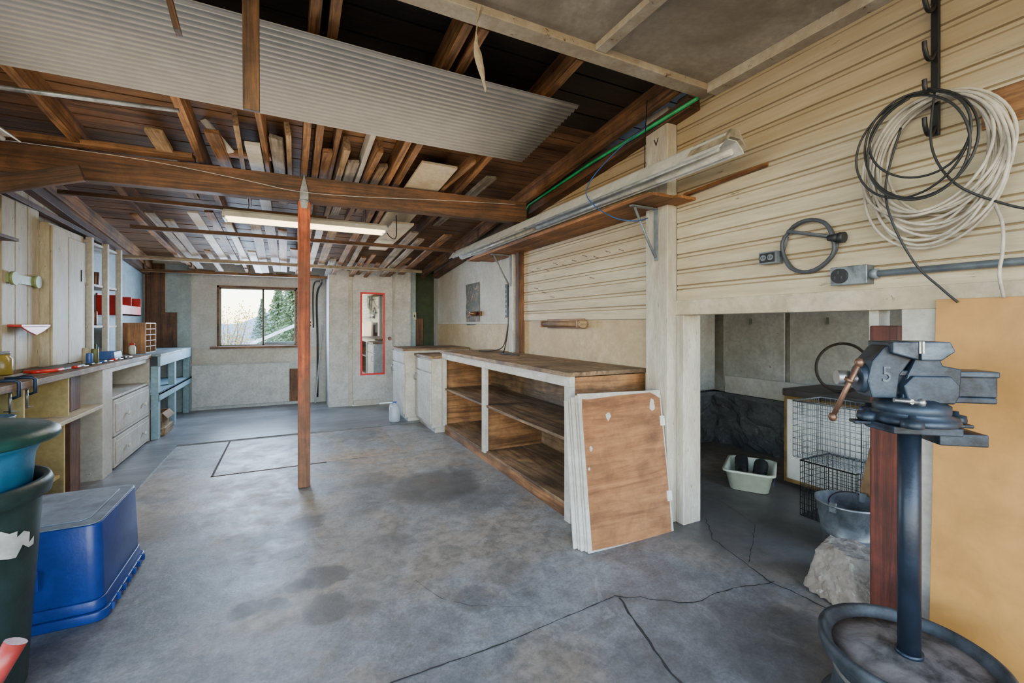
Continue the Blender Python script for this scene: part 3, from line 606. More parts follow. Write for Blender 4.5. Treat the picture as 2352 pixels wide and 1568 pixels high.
def cab(lab,x0,x1,y0,y1,h,ndoor,wtop):
    e=T('base_cabinet',lab,'cabinet',((x0+x1)/2,(y0+y1)/2,0))
    G(whitep).box((x0+.02,y0,.06),(x1,y1,h-.03)).box((x0+.06,y0+.01,0),(x1,y1-.01,.06)).done('body',e,bevel=.003)
    G(wtop).box((x0-.01,y0-.0,h-.03),(x1,y1,h)).done('countertop',e,bevel=.003)
    d=G(whitep).box((x0,y0+.015,.10),(x0+.02,y1-.015,h-.20)).done('door',e,bevel=.004)
    G(whitep).box((x0,y0+.015,h-.185),(x0+.02,y1-.015,h-.05)).done('drawer',e,bevel=.004)
    G(steelm).tube([(x0-.0,y1-.06,h-.25),(x0-.025,y1-.06,h-.25),(x0-.025,y1-.06,h-.33),(x0,y1-.06,h-.33)],.005,6).done('handle',d)
cab('white painted base cabinet with plywood top beside the workbench',1.44,2.19,4.96,5.66,.885,1,topw())
cab('white painted base cabinet with wooden top near closet',1.30,2.19,5.68,6.36,.94,1,topw('X'))
e=T('plastic_jug','translucent plastic gallon jug standing on the floor','jug',(1.20,5.74,.012))
G(jugm).lathe([(.055,0.0),(.066,.01),(.07,.05),(.07,.14),(.06,.18),(.035,.215),(.02,.225),(.02,.24)],(1.20,5.74,0.012),20).done('jug_body',e)
G(jugm).tube(smooth([(1.185,5.74,.225),(1.15,5.72,.235),(1.135,5.715,.19),(1.145,5.72,.14)]),.011,8).done('handle',e)
bluecap=plain('blue_cap',(.02,.08,.3),.4)
G(bluecap).cyl((1.20,5.74,.25),(1.20,5.74,.268),.022).done('cap',e)
# leaning plywood doors
pg='plywood cabinet doors leaning on the workbench'
for k in range(5):
    th_=math.atan2(.13,.80); off=.019*k; w=.63-.012*(k%2); h=.86-.012*k; x0_=1.455-.011*k+.008*(k%2)
    Mx_=Matrix.Translation((x0_,1.97+off,.004))@Matrix.Rotation(-th_,4,'X')@Matrix.Rotation(.03,4,'Y')
    e=T('plywood_door','unpainted plywood cabinet door with white edges leaning on workbench' if k==0 else 'white edged plywood door in the leaning stack','cabinet door',(x0_+w/2,1.97+off,0),pg)
    g=G(whitep); g.M=Mx_; g.box((0,0,0),(w,.014,h)); g.done('panel',e,bevel=.002)
    if k==0:
        pf=wood('plywood_face',(.21,.080,.026),(.38,.165,.06),'X',fine=6,lo=.55,sk_=.35)
        g=G(pf); g.M=Mx_; g.prism([(.022,.012),(.3,.007),(w-.02,.004),(w-.010,.3),(w-.014,h-.05),(w-.05,h-.03),(w-.09,h-.012),(.3,h-.02),(.06,h-.035),(.024,h-.03),(.018,h-.10)],'Y',-.002,.004); g.done('face_veneer',e,label='bare reddish plywood face')
        for z in (.19,h-.22):
            g=G(whiteplastic); g.M=Mx_; g.box((w-.03,-.006,z),(w+.006,-.001,z+.06)); g.cyl((w+.004,-.004,z),(w+.004,-.004,z+.06),.005,n=8); g.done('hinge',e)
        for (a,b_,r) in ((.20,.72,.018),(.06,.55,.012),(.04,.44,.009),(.55,.77,.03)):
            g=G(whitep); g.M=Mx_; rs=random.Random(int(a*100))
            g.prism([(a+r*rs.uniform(.5,1.2)*math.cos(t*.9),b_+r*rs.uniform(.8,1.6)*math.sin(t*.9)) for t in range(7)],'Y',-.0032,-.0015); g.done('paint_spot',e)
# ------------------------------------------------------------ opening: post, storage room
box('jamb_post',(2.155,.885,0),(2.285,.985,1.245),redbrown,None,.005,label='dark red stained timber post beside the opening',cat='post')
G(whitep).box((2.23,.985,1.02),(2.32,1.02,1.31)).done('trim_20',kind='structure')
G(storew).box((4.15,-.5,.0),(4.25,3.45,2.0)).done('wall_storage',kind='structure')
G(storew).box((2.32,3.35,.0),(4.25,3.45,2.0)).done('wall_storage.001',kind='structure')
g=G(stonew)
def lumpy(g,lo,hi,nx,nz,axis):
    vs=[]
    for i in range(nx+1):
        r=[]
        for j in range(nz+1):
            u=lo[0]+(hi[0]-lo[0])*i/nx; z=lo[1]+(hi[1]-lo[1])*j/nz; d=.09*mn.noise(Vector((u*6,z*7,3)))+R(-.014,.014)
            r.append(g.V((4.08+d,u,z) if axis=='X' else (u,3.28+d,z)))
        vs.append(r)
    for i in range(nx):
        for j in range(nz): g.F([vs[i][j],vs[i+1][j],vs[i+1][j+1],vs[i][j+1]])
lumpy(g,(-.5,0),(3.35,.52),80,14,'X'); lumpy(g,(2.3,0),(4.15,.52),40,14,'Y'); g.box((4.05,-.5,.5),(4.16,3.35,.54)).box((2.3,3.25,.5),(4.15,3.36,.54)); g.done('wall_storage.002',kind='structure',recalc=False)
for i,(a,b_) in enumerate([(2.55,3.2),(1.85,2.5),(1.15,1.82),(.4,1.1)]):
    e=T('cupboard_door','tall white painted storage cupboard door','cupboard door',(4.11,(a+b_)/2,.56))
    G(storew).box((4.10,a,.56),(4.125,b_,1.75)).done('panel',e,bevel=.004)
    G(plain('sage_cloth',(.16,.19,.14),.8)).box((4.092,(a+b_)/2-.01,1.25),(4.10,(a+b_)/2+.01,1.31)).done('latch',e)
for i,(a,b_) in enumerate([(2.5,3.05),(3.12,3.65),(3.68,4.1)]):
    e=T('cupboard_door','grey white cupboard door on stone ledge','cupboard door',((a+b_)/2,3.31,.56))
    G(storew).box((a,3.30,.56),(b_,3.325,1.75)).done('panel',e,bevel=.004)
    G(steelm).box((a+.03,3.29,1.1),(a+.05,3.30,1.16)).done('latch',e)
G(darkw()).box((2.3,-.5,2.0),(4.3,3.5,2.05)).done('ceiling.004',kind='structure')
box('ledge_board',(4.06,2.2,.545),(4.09,3.15,.72),wallw,None,.004,label='grey white board resting on the stone ledge',cat='board')
e=T('enamel_cabinet','old white enamel cabinet with brass edges','cabinet',(3.70,1.82,0))
G(plain('bright_white_enamel',(.80,.80,.76),.35,0,.1)).rbox((3.45,1.48),(4.0,2.15),.04,.04,.70).done('body',e)
G(plain('dark_cabinet_top',(.04,.033,.03),.5)).rbox((3.43,1.46),(4.01,2.17),.05,.70,.75).done('top',e,bevel=.004)
G(plain('brass_trim',(.20,.12,.04),.5,.4)).box((3.440,1.49,.675),(3.452,2.14,.70)).box((3.440,2.125,.04),(3.452,2.14,.675)).box((3.440,1.49,.04),(3.452,2.125,.065)).done('edge_trim',e)
G(plain('rusty_hoop',(.05,.038,.03),.7,.5)).tube([(3.62+.03*math.sin(t*math.pi/16),1.83+.175*math.cos(t*math.pi/16),.935+.175*math.sin(t*math.pi/16)) for t in range(32)],.010,8,True).done('metal_hoop',label='rusty metal hoop standing on the enamel cabinet',cat='hoop')
def crate(lab,x0,x1,y0,y1,z0,z1,n=13,nz=9):
    e=T('wire_basket',lab,'wire basket',((x0+x1)/2,(y0+y1)/2,z0)); mt=galv if z0>.1 else blackm
    g=G(mt); r=.0018
    for z in [z0+(z1-z0)*i/nz for i in range(nz+1)]:
        g.tube([(x0,y0,z),(x1,y0,z),(x1,y1,z),(x0,y1,z)],r,4,True)
    for i in range(n+1):
        y=y0+(y1-y0)*i/n; x=x0+(x1-x0)*i/n
        for xx in (x0,x1): g.cyl((xx,y,z0),(xx,y,z1),r,n=4)
        for yy in (y0,y1): g.cyl((x,yy,z0),(x,yy,z1),r,n=4)
        g.cyl((x0,y,z0),(x1,y,z0),r,n=4); g.cyl((x,y0,z0),(x,y1,z0),r,n=4)
    g.done('mesh',e)
    G(mt).tube([(x0,y0,z1),(x1,y0,z1),(x1,y1,z1),(x0,y1,z1)],.005,6,True).done('rim',e)
crate('black wire basket standing on the storage floor',3.0,3.32,1.44,1.76,.003,.36)
crate('galvanised wire basket stacked on another basket',3.02,3.34,1.42,1.82,.368,.74)
e=T('dish_tub','pale green plastic tub with blue drawings on floor','tub',(3.22,2.27,0))
Mt=Matrix.Translation((3.22,2.27,0.003))@Matrix.Rotation(.55,4,'Z')
tubm=plain('pale_green_plastic',(.58,.63,.50),.5,0,.12)
g=G(tubm); g.M=Mt
def shell(g,hx,hy,z0,z1,t,th=.006):
    def lp(a,b_,z): 
        r=.05; out=[]
        for cx,cy,a0 in ((a-r,b_-r,0),(-a+r,b_-r,90),(-a+r,-b_+r,180),(a-r,-b_+r,270)):
            for k in range(5):
                q=math.radians(a0+22.5*k); out.append(g.V((cx+r*math.cos(q),cy+r*math.sin(q),z)))
        return out
    L=[lp(hx-t,hy-t,z0),lp(hx,hy,z1-.012),lp(hx+.018,hy+.018,z1-.012),lp(hx+.018,hy+.018,z1),lp(hx-th,hy-th,z1),lp(hx-t-th,hy-t-th,z0+th)]
    g.F(L[0][::-1])
    for a,b_ in zip(L,L[1:]): g.skin(a,b_)
    g.F(L[-1])
shell(g,.215,.16,0,.15,.03); g.done('tub_body',e)
g=G(plain('blue_print',(.015,.03,.16),.5)); g.M=Mt
for s_ in range(9):
    u=-.13+.032*s_; g.tube([(u,-.160,.05),(u+.018,-.163,.09),(u+.03,-.161,.06)],.0022,4)
g.done('printed_drawing',e)
for i,(dx,dy) in enumerate([(-.04,-.065),(.02,.06)]):
    g=G(blackr); g.M=Mt@Matrix.Translation((dx,dy,.0))@Matrix.Rotation(.15*i-.05,4,'Z')
    g.tube(smooth([(-.12,0,.075),(-.07,.0,.09),(.0,0,.10),(.06,0,.12),(.13,0,.145)]),[.028]*8+[.042]*8+[.048]*8+[.05]*9,10)
    g.done('boot',label='black rubber boot lying in the plastic tub',cat='boot',group='black boots in the tub')
e=T('metal_bucket','galvanised metal bucket standing beside the opening','bucket',(2.78,1.37,0))
G(galv).lathe([(.105,.0),(.112,.008),(.126,.09),(.129,.095),(.127,.10),(.152,.255),(.16,.26),(.16,.27),(.15,.27),(.108,.016),(0,.014)],(2.78,1.37,.002),36).done('bucket_body',e)
G(blackm).tube([(2.78+.155*math.cos(t),1.37+.06*math.sin(t),.265+.03*math.sin(t)) for t in [math.pi*k/14 for k in range(15)]],.004,6).done('handle',e)
for s_ in (-1,1): G(galv).box((2.78+s_*.15-.008,1.355,.235),(2.78+s_*.15+.008,1.385,.285)).done('handle_lug',e)
# rock (angular block)
bm=bmesh.new(); bmesh.ops.create_icosphere(bm,subdivisions=5,radius=1)
pl=[((1,.1,.15),.55),((-1,.15,.35),.56),((.1,-1,.3),.55),((-.1,1,.2),.55),((.12,-.15,1),.52),((0,0,-1),.5),((-.7,-.7,.5),.66),((.8,-.6,.3),.68),((-.6,.5,.9),.66),((.6,.5,.8),.68)]
pl=[(Vector(n_).normalized(),d_) for n_,d_ in pl]
for v in bm.verts:
    d0=v.co.normalized(); t=min(d_/max(1e-6,d0.dot(n_)) for n_,d_ in pl if d0.dot(n_)>1e-3)
    v.co=d0*t
    v.co+=d0*(mn.noise(v.co*4)*.035+mn.noise(v.co*13)*.022)
    v.co=Vector((2.335+v.co.x*.235,1.14+v.co.y*.22,.11+v.co.z*.20))
zm=min(v.co.z for v in bm.verts)
for v in bm.verts: v.co.z-=zm-.002
g=G(rockm); g.bm.free(); g.bm=bm
g.done('rock',label='large rough grey brown rock beside the post',cat='rock')
G(cardm).prism([(1.02,.0),(1.36,.0),(1.40,.30),(1.34,.62),(1.26,.80),(1.02,.84)],'X',2.965,2.971).done('cardboard_sheet',label='cut brown cardboard sheet standing behind the post',cat='cardboard')
g=G(goldsheet); g.M=Matrix.Translation((2.10,0,0))@Matrix.Rotation(.045,4,'Y')
g.box((0,-.45,0),(.012,.775,1.345)); g.done('plywood_sheet',label='large golden plywood sheet leaning against the wall',cat='plywood',bevel=.002)
# ------------------------------------------------------------ vise on wheel stand
cx,cy=1.684,.666
e=T('vise_stand','pipe stand welded to an old truck wheel','vise stand',(cx,cy,0))
g=G(wheelm).lathe([(.19,0),(.225,.0),(.23,.012),(.225,.03),(.20,.045),(.19,.10),(.19,.17),(.205,.20),(.222,.215),(.229,.24),(.229,.262),(.219,.268),(.210,.262),(.206,.25),(.198,.24),(.19,.235)],(cx,cy,0),56); g.done('wheel_rim',e)
G(dirtm).lathe([(.192,.16),(.194,.236),(.15,.240),(.12,.248),(.07,.244),(.04,.25),(0,.25)],(cx,cy,0),56).done('wheel_disc',e,label='dusty brown wheel disc')
G(pipem).cyl((cx,cy,.245),(cx,cy,.955),.028,n=32).done('pipe',e)
G(pipem).cyl((cx,cy,.245),(cx,cy,.262),.034,n=32).done('weld_collar',e)
Mv=Matrix(((math.cos(th),-math.sin(th),0,cx),(-math.sin(th),-math.cos(th),0,cy),(0,0,1,0),(0,0,0,1)))
Mv=Mv@Matrix.Rotation(.22,4,'Z')@Matrix.Translation((-.006,0,.958))@Matrix.Diagonal((.84,.95,1.0,1))@Matrix.Translation((0,0,-.958))
g=G(visem); g.M=Mv; g.prism([(-.10,-.10),(.10,-.10),(.13,0),(.10,.10),(-.10,.10),(-.13,0)],'Z',.935,.957); g.box((.06,-.06,.90),(.20,.06,.935)); g.box((-.175,-.02,.945),(.19,.02,.955)); g.done('mount_plate',e,bevel=.003)
e=T('bench_vise','heavy blue-black cast iron bench vise on pipe stand','vise',(cx,cy,.958))
def vp(name,fn,bev=.004,label=None,mat=visem):
    g=G(mat); g.M=Mv; fn(g); return g.done(name,e,label=label,bevel=bev)
vp('swivel_base',lambda g:(g.lathe([(.125,.958),(.13,.965),(.125,.978),(.10,.985),(.105,.99),(.105,1.012),(.085,1.022),(.07,1.03)],(0.01,0,0),40),[g.lathe([(.03,.958),(.032,.965),(.03,.98),(.012,.982),(.01,.992)],(.01+.135*math.cos(a),.135*math.sin(a),0),16) for a in (.0,2.1,4.2,3.14)]),0.0)
def body(g):
    g.prism([(-.05,1.02),(.11,1.02),(.125,1.05),(.13,1.12),(.075,1.13),(.06,1.165),(.06,1.195),(.0,1.195),(-.005,1.15),(-.03,1.10)],'Y',-.052,.052)
    g.m(visewear); g.prism([(.0,1.145),(.06,1.145),(.10,1.172),(.085,1.2),(.0,1.2)],'Y',-.070,.070); g.m(visem)
    g.prism([(-.035,1.02),(.10,1.02),(.115,1.045),(.115,1.075),(.09,1.10),(-.02,1.10),(-.05,1.07)],'Y',-.066,.066)
vp('fixed_jaw',body)
def mov(g):
    g.prism([(-.135,1.03),(-.06,1.03),(-.05,1.10),(-.02,1.14),(-.006,1.155),(-.006,1.20),(-.06,1.20),(-.10,1.18),(-.135,1.14),(-.15,1.08)],'Y',-.048,.048)
    g.m(visewear); g.prism([(-.085,1.165),(-.006,1.145),(-.006,1.2),(-.085,1.2)],'Y',-.070,.070); g.m(visem)
    g.cyl((-.16,0,1.085),(-.13,0,1.085),.042,.048,n=28)
vp('movable_jaw',mov)
vp('jaw_insert',lambda g:g.box((-.008,-.071,1.165),(-.0005,.071,1.201)),.001,'bright worn steel jaw insert',steelm)
vp('jaw_insert',lambda g:g.box((.0015,-.071,1.165),(.009,.071,1.201)),.001,'bright worn steel jaw insert',steelm)
vp('slide_bar',lambda g:(g.box((-.06,-.034,1.02),(.245,.034,1.038)),g.box((-.06,-.034,1.038),(.245,-.022,1.10)),g.box((-.06,.022,1.038),(.245,.034,1.10)),g.m(visewear).box((-.06,-.044,1.096),(.245,.044,1.114))))
vp('lead_screw',lambda g:(g.cyl((-.215,0,1.085),(.20,0,1.07),.0125,n=16),g.cyl((-.225,0,1.085),(-.185,0,1.085),.022,n=20)),0,'worn steel lead screw',steelm)
vp('handle',lambda g:(g.cyl((-.175,.04,1.13),(-.235,-.0,.965),.0085,n=12),g.cyl((-.195,.027,1.085),(-.199,.024,1.075),.014,n=12),g.lathe([(0,-.014),(.010,-.011),(.0145,0),(.010,.011),(0,.014)],(-.173,.041,1.135),14),g.lathe([(0,-.014),(.010,-.011),(.0145,0),(.010,.011),(0,.014)],(-.237,-.001,.96),14)),0,'copper brown steel handle bar',copperm)
vp('lock_handle',lambda g:(g.cyl((-.11,.115,1.035),(-.03,.115,1.03),.006,n=10),g.lathe([(0,-.012),(.009,-.009),(.012,0),(.009,.009),(0,.012)],(-.03,.115,1.03),14),g.cyl((-.06,.07,1.03),(-.06,.12,1.032),.007,n=10)),0,'worn steel lock handle',steelm)
Mt5=Mv@Matrix.Translation((-.092,.0485,1.10))@Matrix(((1,0,0,0),(0,0,1,0),(0,1,0,0),(0,0,0,1)))
text('number',"5",.065,Mt5,visewear,e,.0025)
# ------------------------------------------------------------ side counter
e=T('worktop','long worn wooden counter top along the side wall','worktop',(-1.56,4.5,.9))
G(topw()).box((-1.788,2.9,.89),(-1.32,5.97,.93)).done('top_board',e,bevel=.004)
e=T('open_shelf_cabinet','open cream and yellow shelves under the counter','shelf unit',(-1.56,3.8,0))
G(yellowp).box((-1.785,2.95,.02),(-1.775,4.15,.888)).done('back_panel',e)
for y in (3.0,3.48,4.05): G(yellowp).box((-1.77,y,.63),(-1.345,y+.02,.888)).done('divider',e,bevel=.002)
for y in (3.25,4.03): G(yellowp).box((-1.77,y,.012),(-1.36,y+.02,.59)).done('divider',e,bevel=.002)
G(creamp).box((-1.77,2.95,.595),(-1.31,4.60,.622)).done('shelf',e,bevel=.003)
G(yellowp).box((-1.77,3.27,.22),(-1.38,4.03,.24)).done('shelf',e,bevel=.002)
box('counter_leg',(-1.50,4.25,.012),(-1.40,4.42,.59),brownboard,e,.003)
box('counter_leg',(-1.50,4.25,.625),(-1.40,4.42,.888),brownboard,e,.003)
G(bluewall).box((-1.786,4.2,.02),(-1.776,4.6,.59)).done('back_panel',e)
e=T('drawer_cabinet','off-white drawer cabinet under the counter','cabinet',(-1.55,5.3,0))
G(whitep).box((-1.78,4.62,.012),(-1.33,4.84,.888)).box((-1.78,5.93,.012),(-1.33,5.96,.888)).box((-1.78,4.84,.012),(-1.37,5.93,.03)).box((-1.78,4.84,.615),(-1.335,5.93,.635)).box((-1.78,4.84,.03),(-1.76,5.93,.888)).box((-1.35,4.84,.85),(-1.335,5.93,.888)).done('body',e,bevel=.003)
G(brownboard).box((-1.755,4.845,.636),(-1.745,5.925,.85)).done('back_lining',e)
for z0,z1 in ((.035,.285),(.30,.605)):
    d=G(whitep).box((-1.36,4.86,z0),(-1.325,5.91,z1)).box((-1.325,4.90,z0+.03),(-1.318,5.87,z1-.03)).done('drawer',e,bevel=.004)
    for y in (5.15,5.65): G(whiteplastic).cyl((-1.318,y,(z0+z1)/2),(-1.30,y,(z0+z1)/2),.008).cyl((-1.302,y,(z0+z1)/2),(-1.288,y,(z0+z1)/2),.018,.014).done('knob',d)
e=T('workbench','pale blue painted bench with a lower shelf','workbench',(-1.54,6.85,0))
G(wood('blue_grey_top',(.14,.19,.22),(.34,.41,.45),'Y')).box((-1.795,5.98,.905),(-1.24,7.69,.93)).done('worktop',e,bevel=.003)
G(bluep).box((-1.27,5.98,.80),(-1.245,7.69,.905)).done('apron',e,bevel=.003)
G(bluep).box((-1.79,5.98,.49),(-1.245,7.69,.515)).box((-1.262,5.98,.43),(-1.245,7.69,.515)).done('shelf',e,bevel=.003)
for y in (5.985,6.75,7.60): G(bluep).box((-1.33,y,.012),(-1.265,y+.09,.80)).done('leg',e,bevel=.003)
G(brownboard).box((-1.79,6.8,.53),(-1.7,7.6,.88)).done('back_panel',e)
box('timber_block',(-1.55,6.15,.012),(-1.24,6.55,.10),oldw('Y'),None,.006,label='short timber block lying under the blue bench',cat='wood block')
e=T('cardboard_box','small open cardboard box stacked under the blue bench','cardboard box',(-1.40,6.33,.101))
G(cardm).box((-1.53,6.17,.101),(-1.27,6.50,.107)).box((-1.53,6.17,.107),(-1.524,6.50,.26)).box((-1.276,6.17,.107),(-1.27,6.50,.26)).box((-1.524,6.17,.107),(-1.276,6.176,.26)).box((-1.524,6.494,.107),(-1.276,6.50,.26)).done('body',e)
g=G(cardm); g.M=Matrix.Translation((-1.27,0,.26))@Matrix.Rotation(.9,4,'Y'); g.box((0,6.17,0),(.08,6.50,.004)); g.done('flap',e)
e=T('plank_partition','rough pale plank boxing standing on the counter','partition',(-1.7,4.7,.93))
g=G(plankp).box((-1.78,4.05,.932),(-1.68,4.55,2.10)).box((-1.78,4.55,.932),(-1.62,5.18,2.02))
for k in range(3): g.box((-1.68,4.06+.163*k,.94),(-1.670,4.06+.163*k+.155,2.09))
for k,(a,b_) in enumerate(((4.57,4.84),(4.85,5.17))): g.box((-1.62,a,.935),(-1.605,b_,2.0-.04*k))
g.done('planks',e,bevel=.003)
G(blackm).box((-1.605,5.08,1.62),(-1.598,5.11,1.72)).done('hook_plate',e)
G(plain('sage_green_paint',(.22,.27,.11),.5)).box((-1.672,4.10,1.53),(-1.655,4.50,1.59)).cyl((-1.66,4.15,1.56),(-1.64,4.15,1.56),.045,n=16).cyl((-1.66,4.46,1.56),(-1.64,4.46,1.56),.045,n=16).done('rail',e,label='sage green wooden rail')
G(redp).box((-1.67,4.12,1.235),(-1.60,4.52,1.25)).prism([(4.12,1.235),(4.52,1.235),(4.42,1.20),(4.32,1.175),(4.22,1.20)],'X',-1.612,-1.60).done('red_rack',label='small red metal rack mounted on the planks',cat='rack',bevel=.002)
G(brownboard).box((-1.787,3.3,1.79),(-1.58,4.04,1.81)).done('wall_ledge',label='brown board ledge fixed on the plank wall',cat='shelf',bevel=.003)
e=T('shelf_rack','off-white open shelf rack standing on the counter','shelf',(-1.7,5.65,.93))
for y in (5.22,5.60,5.98): G(whitep).box((-1.62,y,.932),(-1.575,y+.045,2.03)).done('upright',e,bevel=.003)
for z in (1.22,1.60,1.98): G(whitep).box((-1.795,5.2,z),(-1.60,6.03,z+.022)).done('shelf',e,bevel=.002)
cm=[redp,bluecap,greyp,dustyenamel,copperm,plain('olive_tin',(.09,.10,.03),.5)]
for i in range(11):
    y=5.30+.065*(i%6)+(.06 if i%6>3 else 0)*1.5; z=1.243 if i<6 else 1.623
    h=R(.07,.15); r=R(.022,.03)
    G(cm[i%6]).lathe([(r*.95,0),(r,.004),(r,h-.004),(r*.93,h),(r*.93,h+.006),(0,h+.006)],(-1.70+R(-.03,.03),y,z),14).done('tin_can',label=['red','blue','grey','dusty cream','brown','olive'][i%6]+' small tin can on the shelf rack',cat='can',group='small tins on the shelf rack')
for i in range(8):
    y=4.72+.055*i if i<4 else 5.62+.06*(i-4); x=-1.44-.04*(i%2) if i<4 else -1.70; h=R(.06,.13); r=R(.02,.028)
    G(cm[(i*2+1)%6]).lathe([(r*.95,0),(r,.004),(r,h-.004),(r*.93,h),(r*.93,h+.006),(0,h+.006)],(x,y,.931),14).done('tin_can',label=['red','blue','grey','dusty cream','brown','olive'][(i*2+1)%6]+' small tin can on the counter',cat='can',group='small tins on the counter')
e=T('parts_bin','bright red plastic wall bin holding small white bottles','bin',(-1.70,6.4,1.34))
g=G(redp).box((-1.798,6.07,1.35),(-1.60,6.79,1.365)).box((-1.798,6.07,1.35),(-1.788,6.79,1.58)).box((-1.612,6.07,1.35),(-1.60,6.79,1.46))
for y in (6.07,6.42,6.78): g.box((-1.79,y,1.36),(-1.60,y+.01,1.56))
g.done('bin_body',e,bevel=.001)
for k in range(6): 
    y=6.13+.098*k+(.02 if k>2 else 0); G(whiteplastic).lathe([(.022,1.366),(.024,1.376),(.024,1.46),(.012,1.475),(.012,1.495)],(-1.68,y,0),12).done('bottle',label='small white bottle in the red wall bin',cat='bottle',group='white bottles in the red bin')
e=T('parts_organiser','wooden pigeonhole organiser standing on the counter','organiser',(-1.55,6.3,.93))
bw=plyw('Z')
g=G(bw).box((-1.62,6.20,.932),(-1.61,6.62,1.27)).box((-1.61,6.20,.932),(-1.42,6.212,1.27)).box((-1.61,6.608,.932),(-1.42,6.62,1.27)).box((-1.61,6.212,1.258),(-1.42,6.608,1.27))
for z in (.932,1.0,1.065,1.13,1.195): g.box((-1.61,6.212,z),(-1.422,6.608,z+.008))
g.box((-1.61,6.41,.94),(-1.425,6.418,1.26)); g.done('frame',e)
def jar(x,y,h,r,mat,capm,lab,name='jar'):
    e=T(name,lab,name,(x,y,.93)); G(mat).lathe([(r*.9,.0),(r,.008),(r,h*.78),(r*.7,h*.9),(r*.7,h)],(x,y,.931),18).done('body',e)
    G(capm).cyl((x,y,.931+h),(x,y,.931+h+.018),r*.75).done('lid',e)
jar(-1.62,3.95,.13,.045,plain('amber_glass',(.30,.21,.03),.3),greyp,'small yellow glass jar on the counter')
jar(-1.70,3.80,.09,.04,plain('olive_glass',(.10,.11,.03),.3),bluecap,'short olive jar with blue lid on counter')
jar(-1.50,6.05,.10,.03,whiteplastic,redp,'small white bottle on the counter','bottle')
jar(-1.68,5.45,.10,.035,whiteplastic,bluecap,'white plastic bottle on the shelf rack','bottle')
G(plain('dark_tray',(.02,.02,.02),.5)).rbox((-1.60,4.08),(-1.42,4.60),.02,.931,.945,-.01).done('tray',label='shallow black tray on the counter',cat='tray',bevel=.002)
G(plain('blue_box_plastic',(.02,.08,.28),.5)).rbox((-1.57,5.25),(-1.43,5.50),.02,.931,1.0,.01).done('storage_box',label='small blue plastic box on the counter',cat='box',bevel=.003)
e=T('hand_saw','red handled folding saw lying on the counter','saw',(-1.44,3.95,.93))
G(redp).tube(smooth([(-1.50,3.90,.948),(-1.42,3.84,.952),(-1.36,3.92,.952),(-1.38,4.06,.948)]),.012,8).done('handle',e)
G(steelm).prism([(-1.50,3.66),(-1.46,3.66),(-1.46,3.94),(-1.52,3.94)],'Z',.940,.943).done('blade',e)
cbm=plain('dark_blue_cast_metal',(.015,.03,.065),.5,.3)
def clamp(x,y,lab):
    e=T('clamp',lab,'clamp',(x,y,.8))
    G(cbm).tube([(x-.08,y,.944),(x+.03,y,.947),(x+.045,y,.935),(x+.045,y,.86),(x+.02,y,.85)],.009,6).done('frame',e)
    G(steelm).cyl((x+.01,y,.77),(x+.01,y,.888),.006,n=10).cyl((x-.015,y,.78),(x+.035,y,.78),.003,n=8).cyl((x+.01,y,.881),(x+.01,y,.888),.012,n=12).done('screw',e)
clamp(-1.355,3.52,'dark blue cast clamp gripping the counter edge'); clamp(-1.36,3.36,'dark blue cast clamp gripping the counter edge')
e=T('bench_grinder','dark blue tool with handles on the counter','tool',(-1.58,3.4,.93))
G(cbm).rbox((-1.66,3.28),(-1.50,3.5),.02,.931,.96).cyl((-1.58,3.30,1.0),(-1.58,3.48,1.0),.045).box((-1.61,3.34,.955),(-1.55,3.44,.99)).done('body',e,bevel=.002)
G(blackr).tube([(-1.58,3.48,1.0),(-1.57,3.60,1.01),(-1.56,3.68,.985)],.012,8).done('handle',e)
for i in range(5):
    x=-1.37; y=4.30+.26*i
    g=G(steelm).cyl((x,y,.942),(x+.015,y+.12,.942),.004,n=8).m([redp,blackr,bluecap][i%3]).cyl((x,y,.944),(x-.01,y-.07,.944),.012,.010,n=10)
    g.done('screwdriver',label=['red','black','blue'][i%3]+' handled screwdriver lying on the counter',cat='screwdriver')
e=T('paint_bucket','blue and white bucket on the lower shelf','bucket',(-1.43,3.36,.623))
G(plain('pale_blue_metal',(.20,.33,.45),.4)).lathe([(.085,.0),(.095,.12),(.098,.125),(.098,.132),(.09,.132),(.08,.01),(0,.01)],(-1.43,3.36,.623),24).done('bucket_body',e)
# ------------------------------------------------------------ bins in the near corner
bx,by=-1.03,2.10
e=T('trash_can','large dark grey green plastic trash can with torn label','trash can',(bx,by,0))
G(cangrey).lathe([(.20,.0),(.215,.015),(.235,.35),(.25,.60),(.252,.66),(.275,.665),(.28,.70),(.272,.72),(.258,.72),(.25,.68),(.19,.02),(0,.02)],(bx,by,0),48).done('can_body',e)
g=G(labelwhite); n=14; rows=[]
for j,z in enumerate((.50,.525,.555,.58)):
    rows.append([g.V((bx+(.2405+ (z-.35)*.06+.002)*math.cos(a),by+(.2405+(z-.35)*.06+.002)*math.sin(a),z+(.045 if j in (0,3) else .02)*mn.noise(Vector((i*1.7,j*1.7,1))))) for i,a in enumerate([math.radians(-80+5.4*k) for k in range(n+1)])])
for j,(a_,b_) in enumerate(zip(rows,rows[1:])):
    for i in range(n-(0,1,3)[j]): g.F([a_[i],a_[i+1],b_[i+1],b_[i]],True)
g.done('torn_label',e)
for a in (math.radians(100),math.radians(-80)):
    g=G(cangrey); g.M=Matrix.Translation((bx,by,0))@Matrix.Rotation(a,4,'Z'); g.tube([(.25,-.05,.62),(.285,-.045,.62),(.29,0,.62),(.285,.045,.62),(.25,.05,.62)],.009,8); g.done('handle',e)
e=T('plastic_tub','sky blue plastic tub stacked on trash can','tub',(bx,by,.72))
G(tubblue).lathe([(.20,.655),(.225,.67),(.235,.80),(.25,.835),(.262,.84),(.262,.852),(.24,.852),(.225,.83),(.2,.68),(0,.68)],(bx,by,0.0),40).done('tub_body',e)
e=T('round_cover','dark green round lid resting on the blue tub','lid',(bx,by,.85))
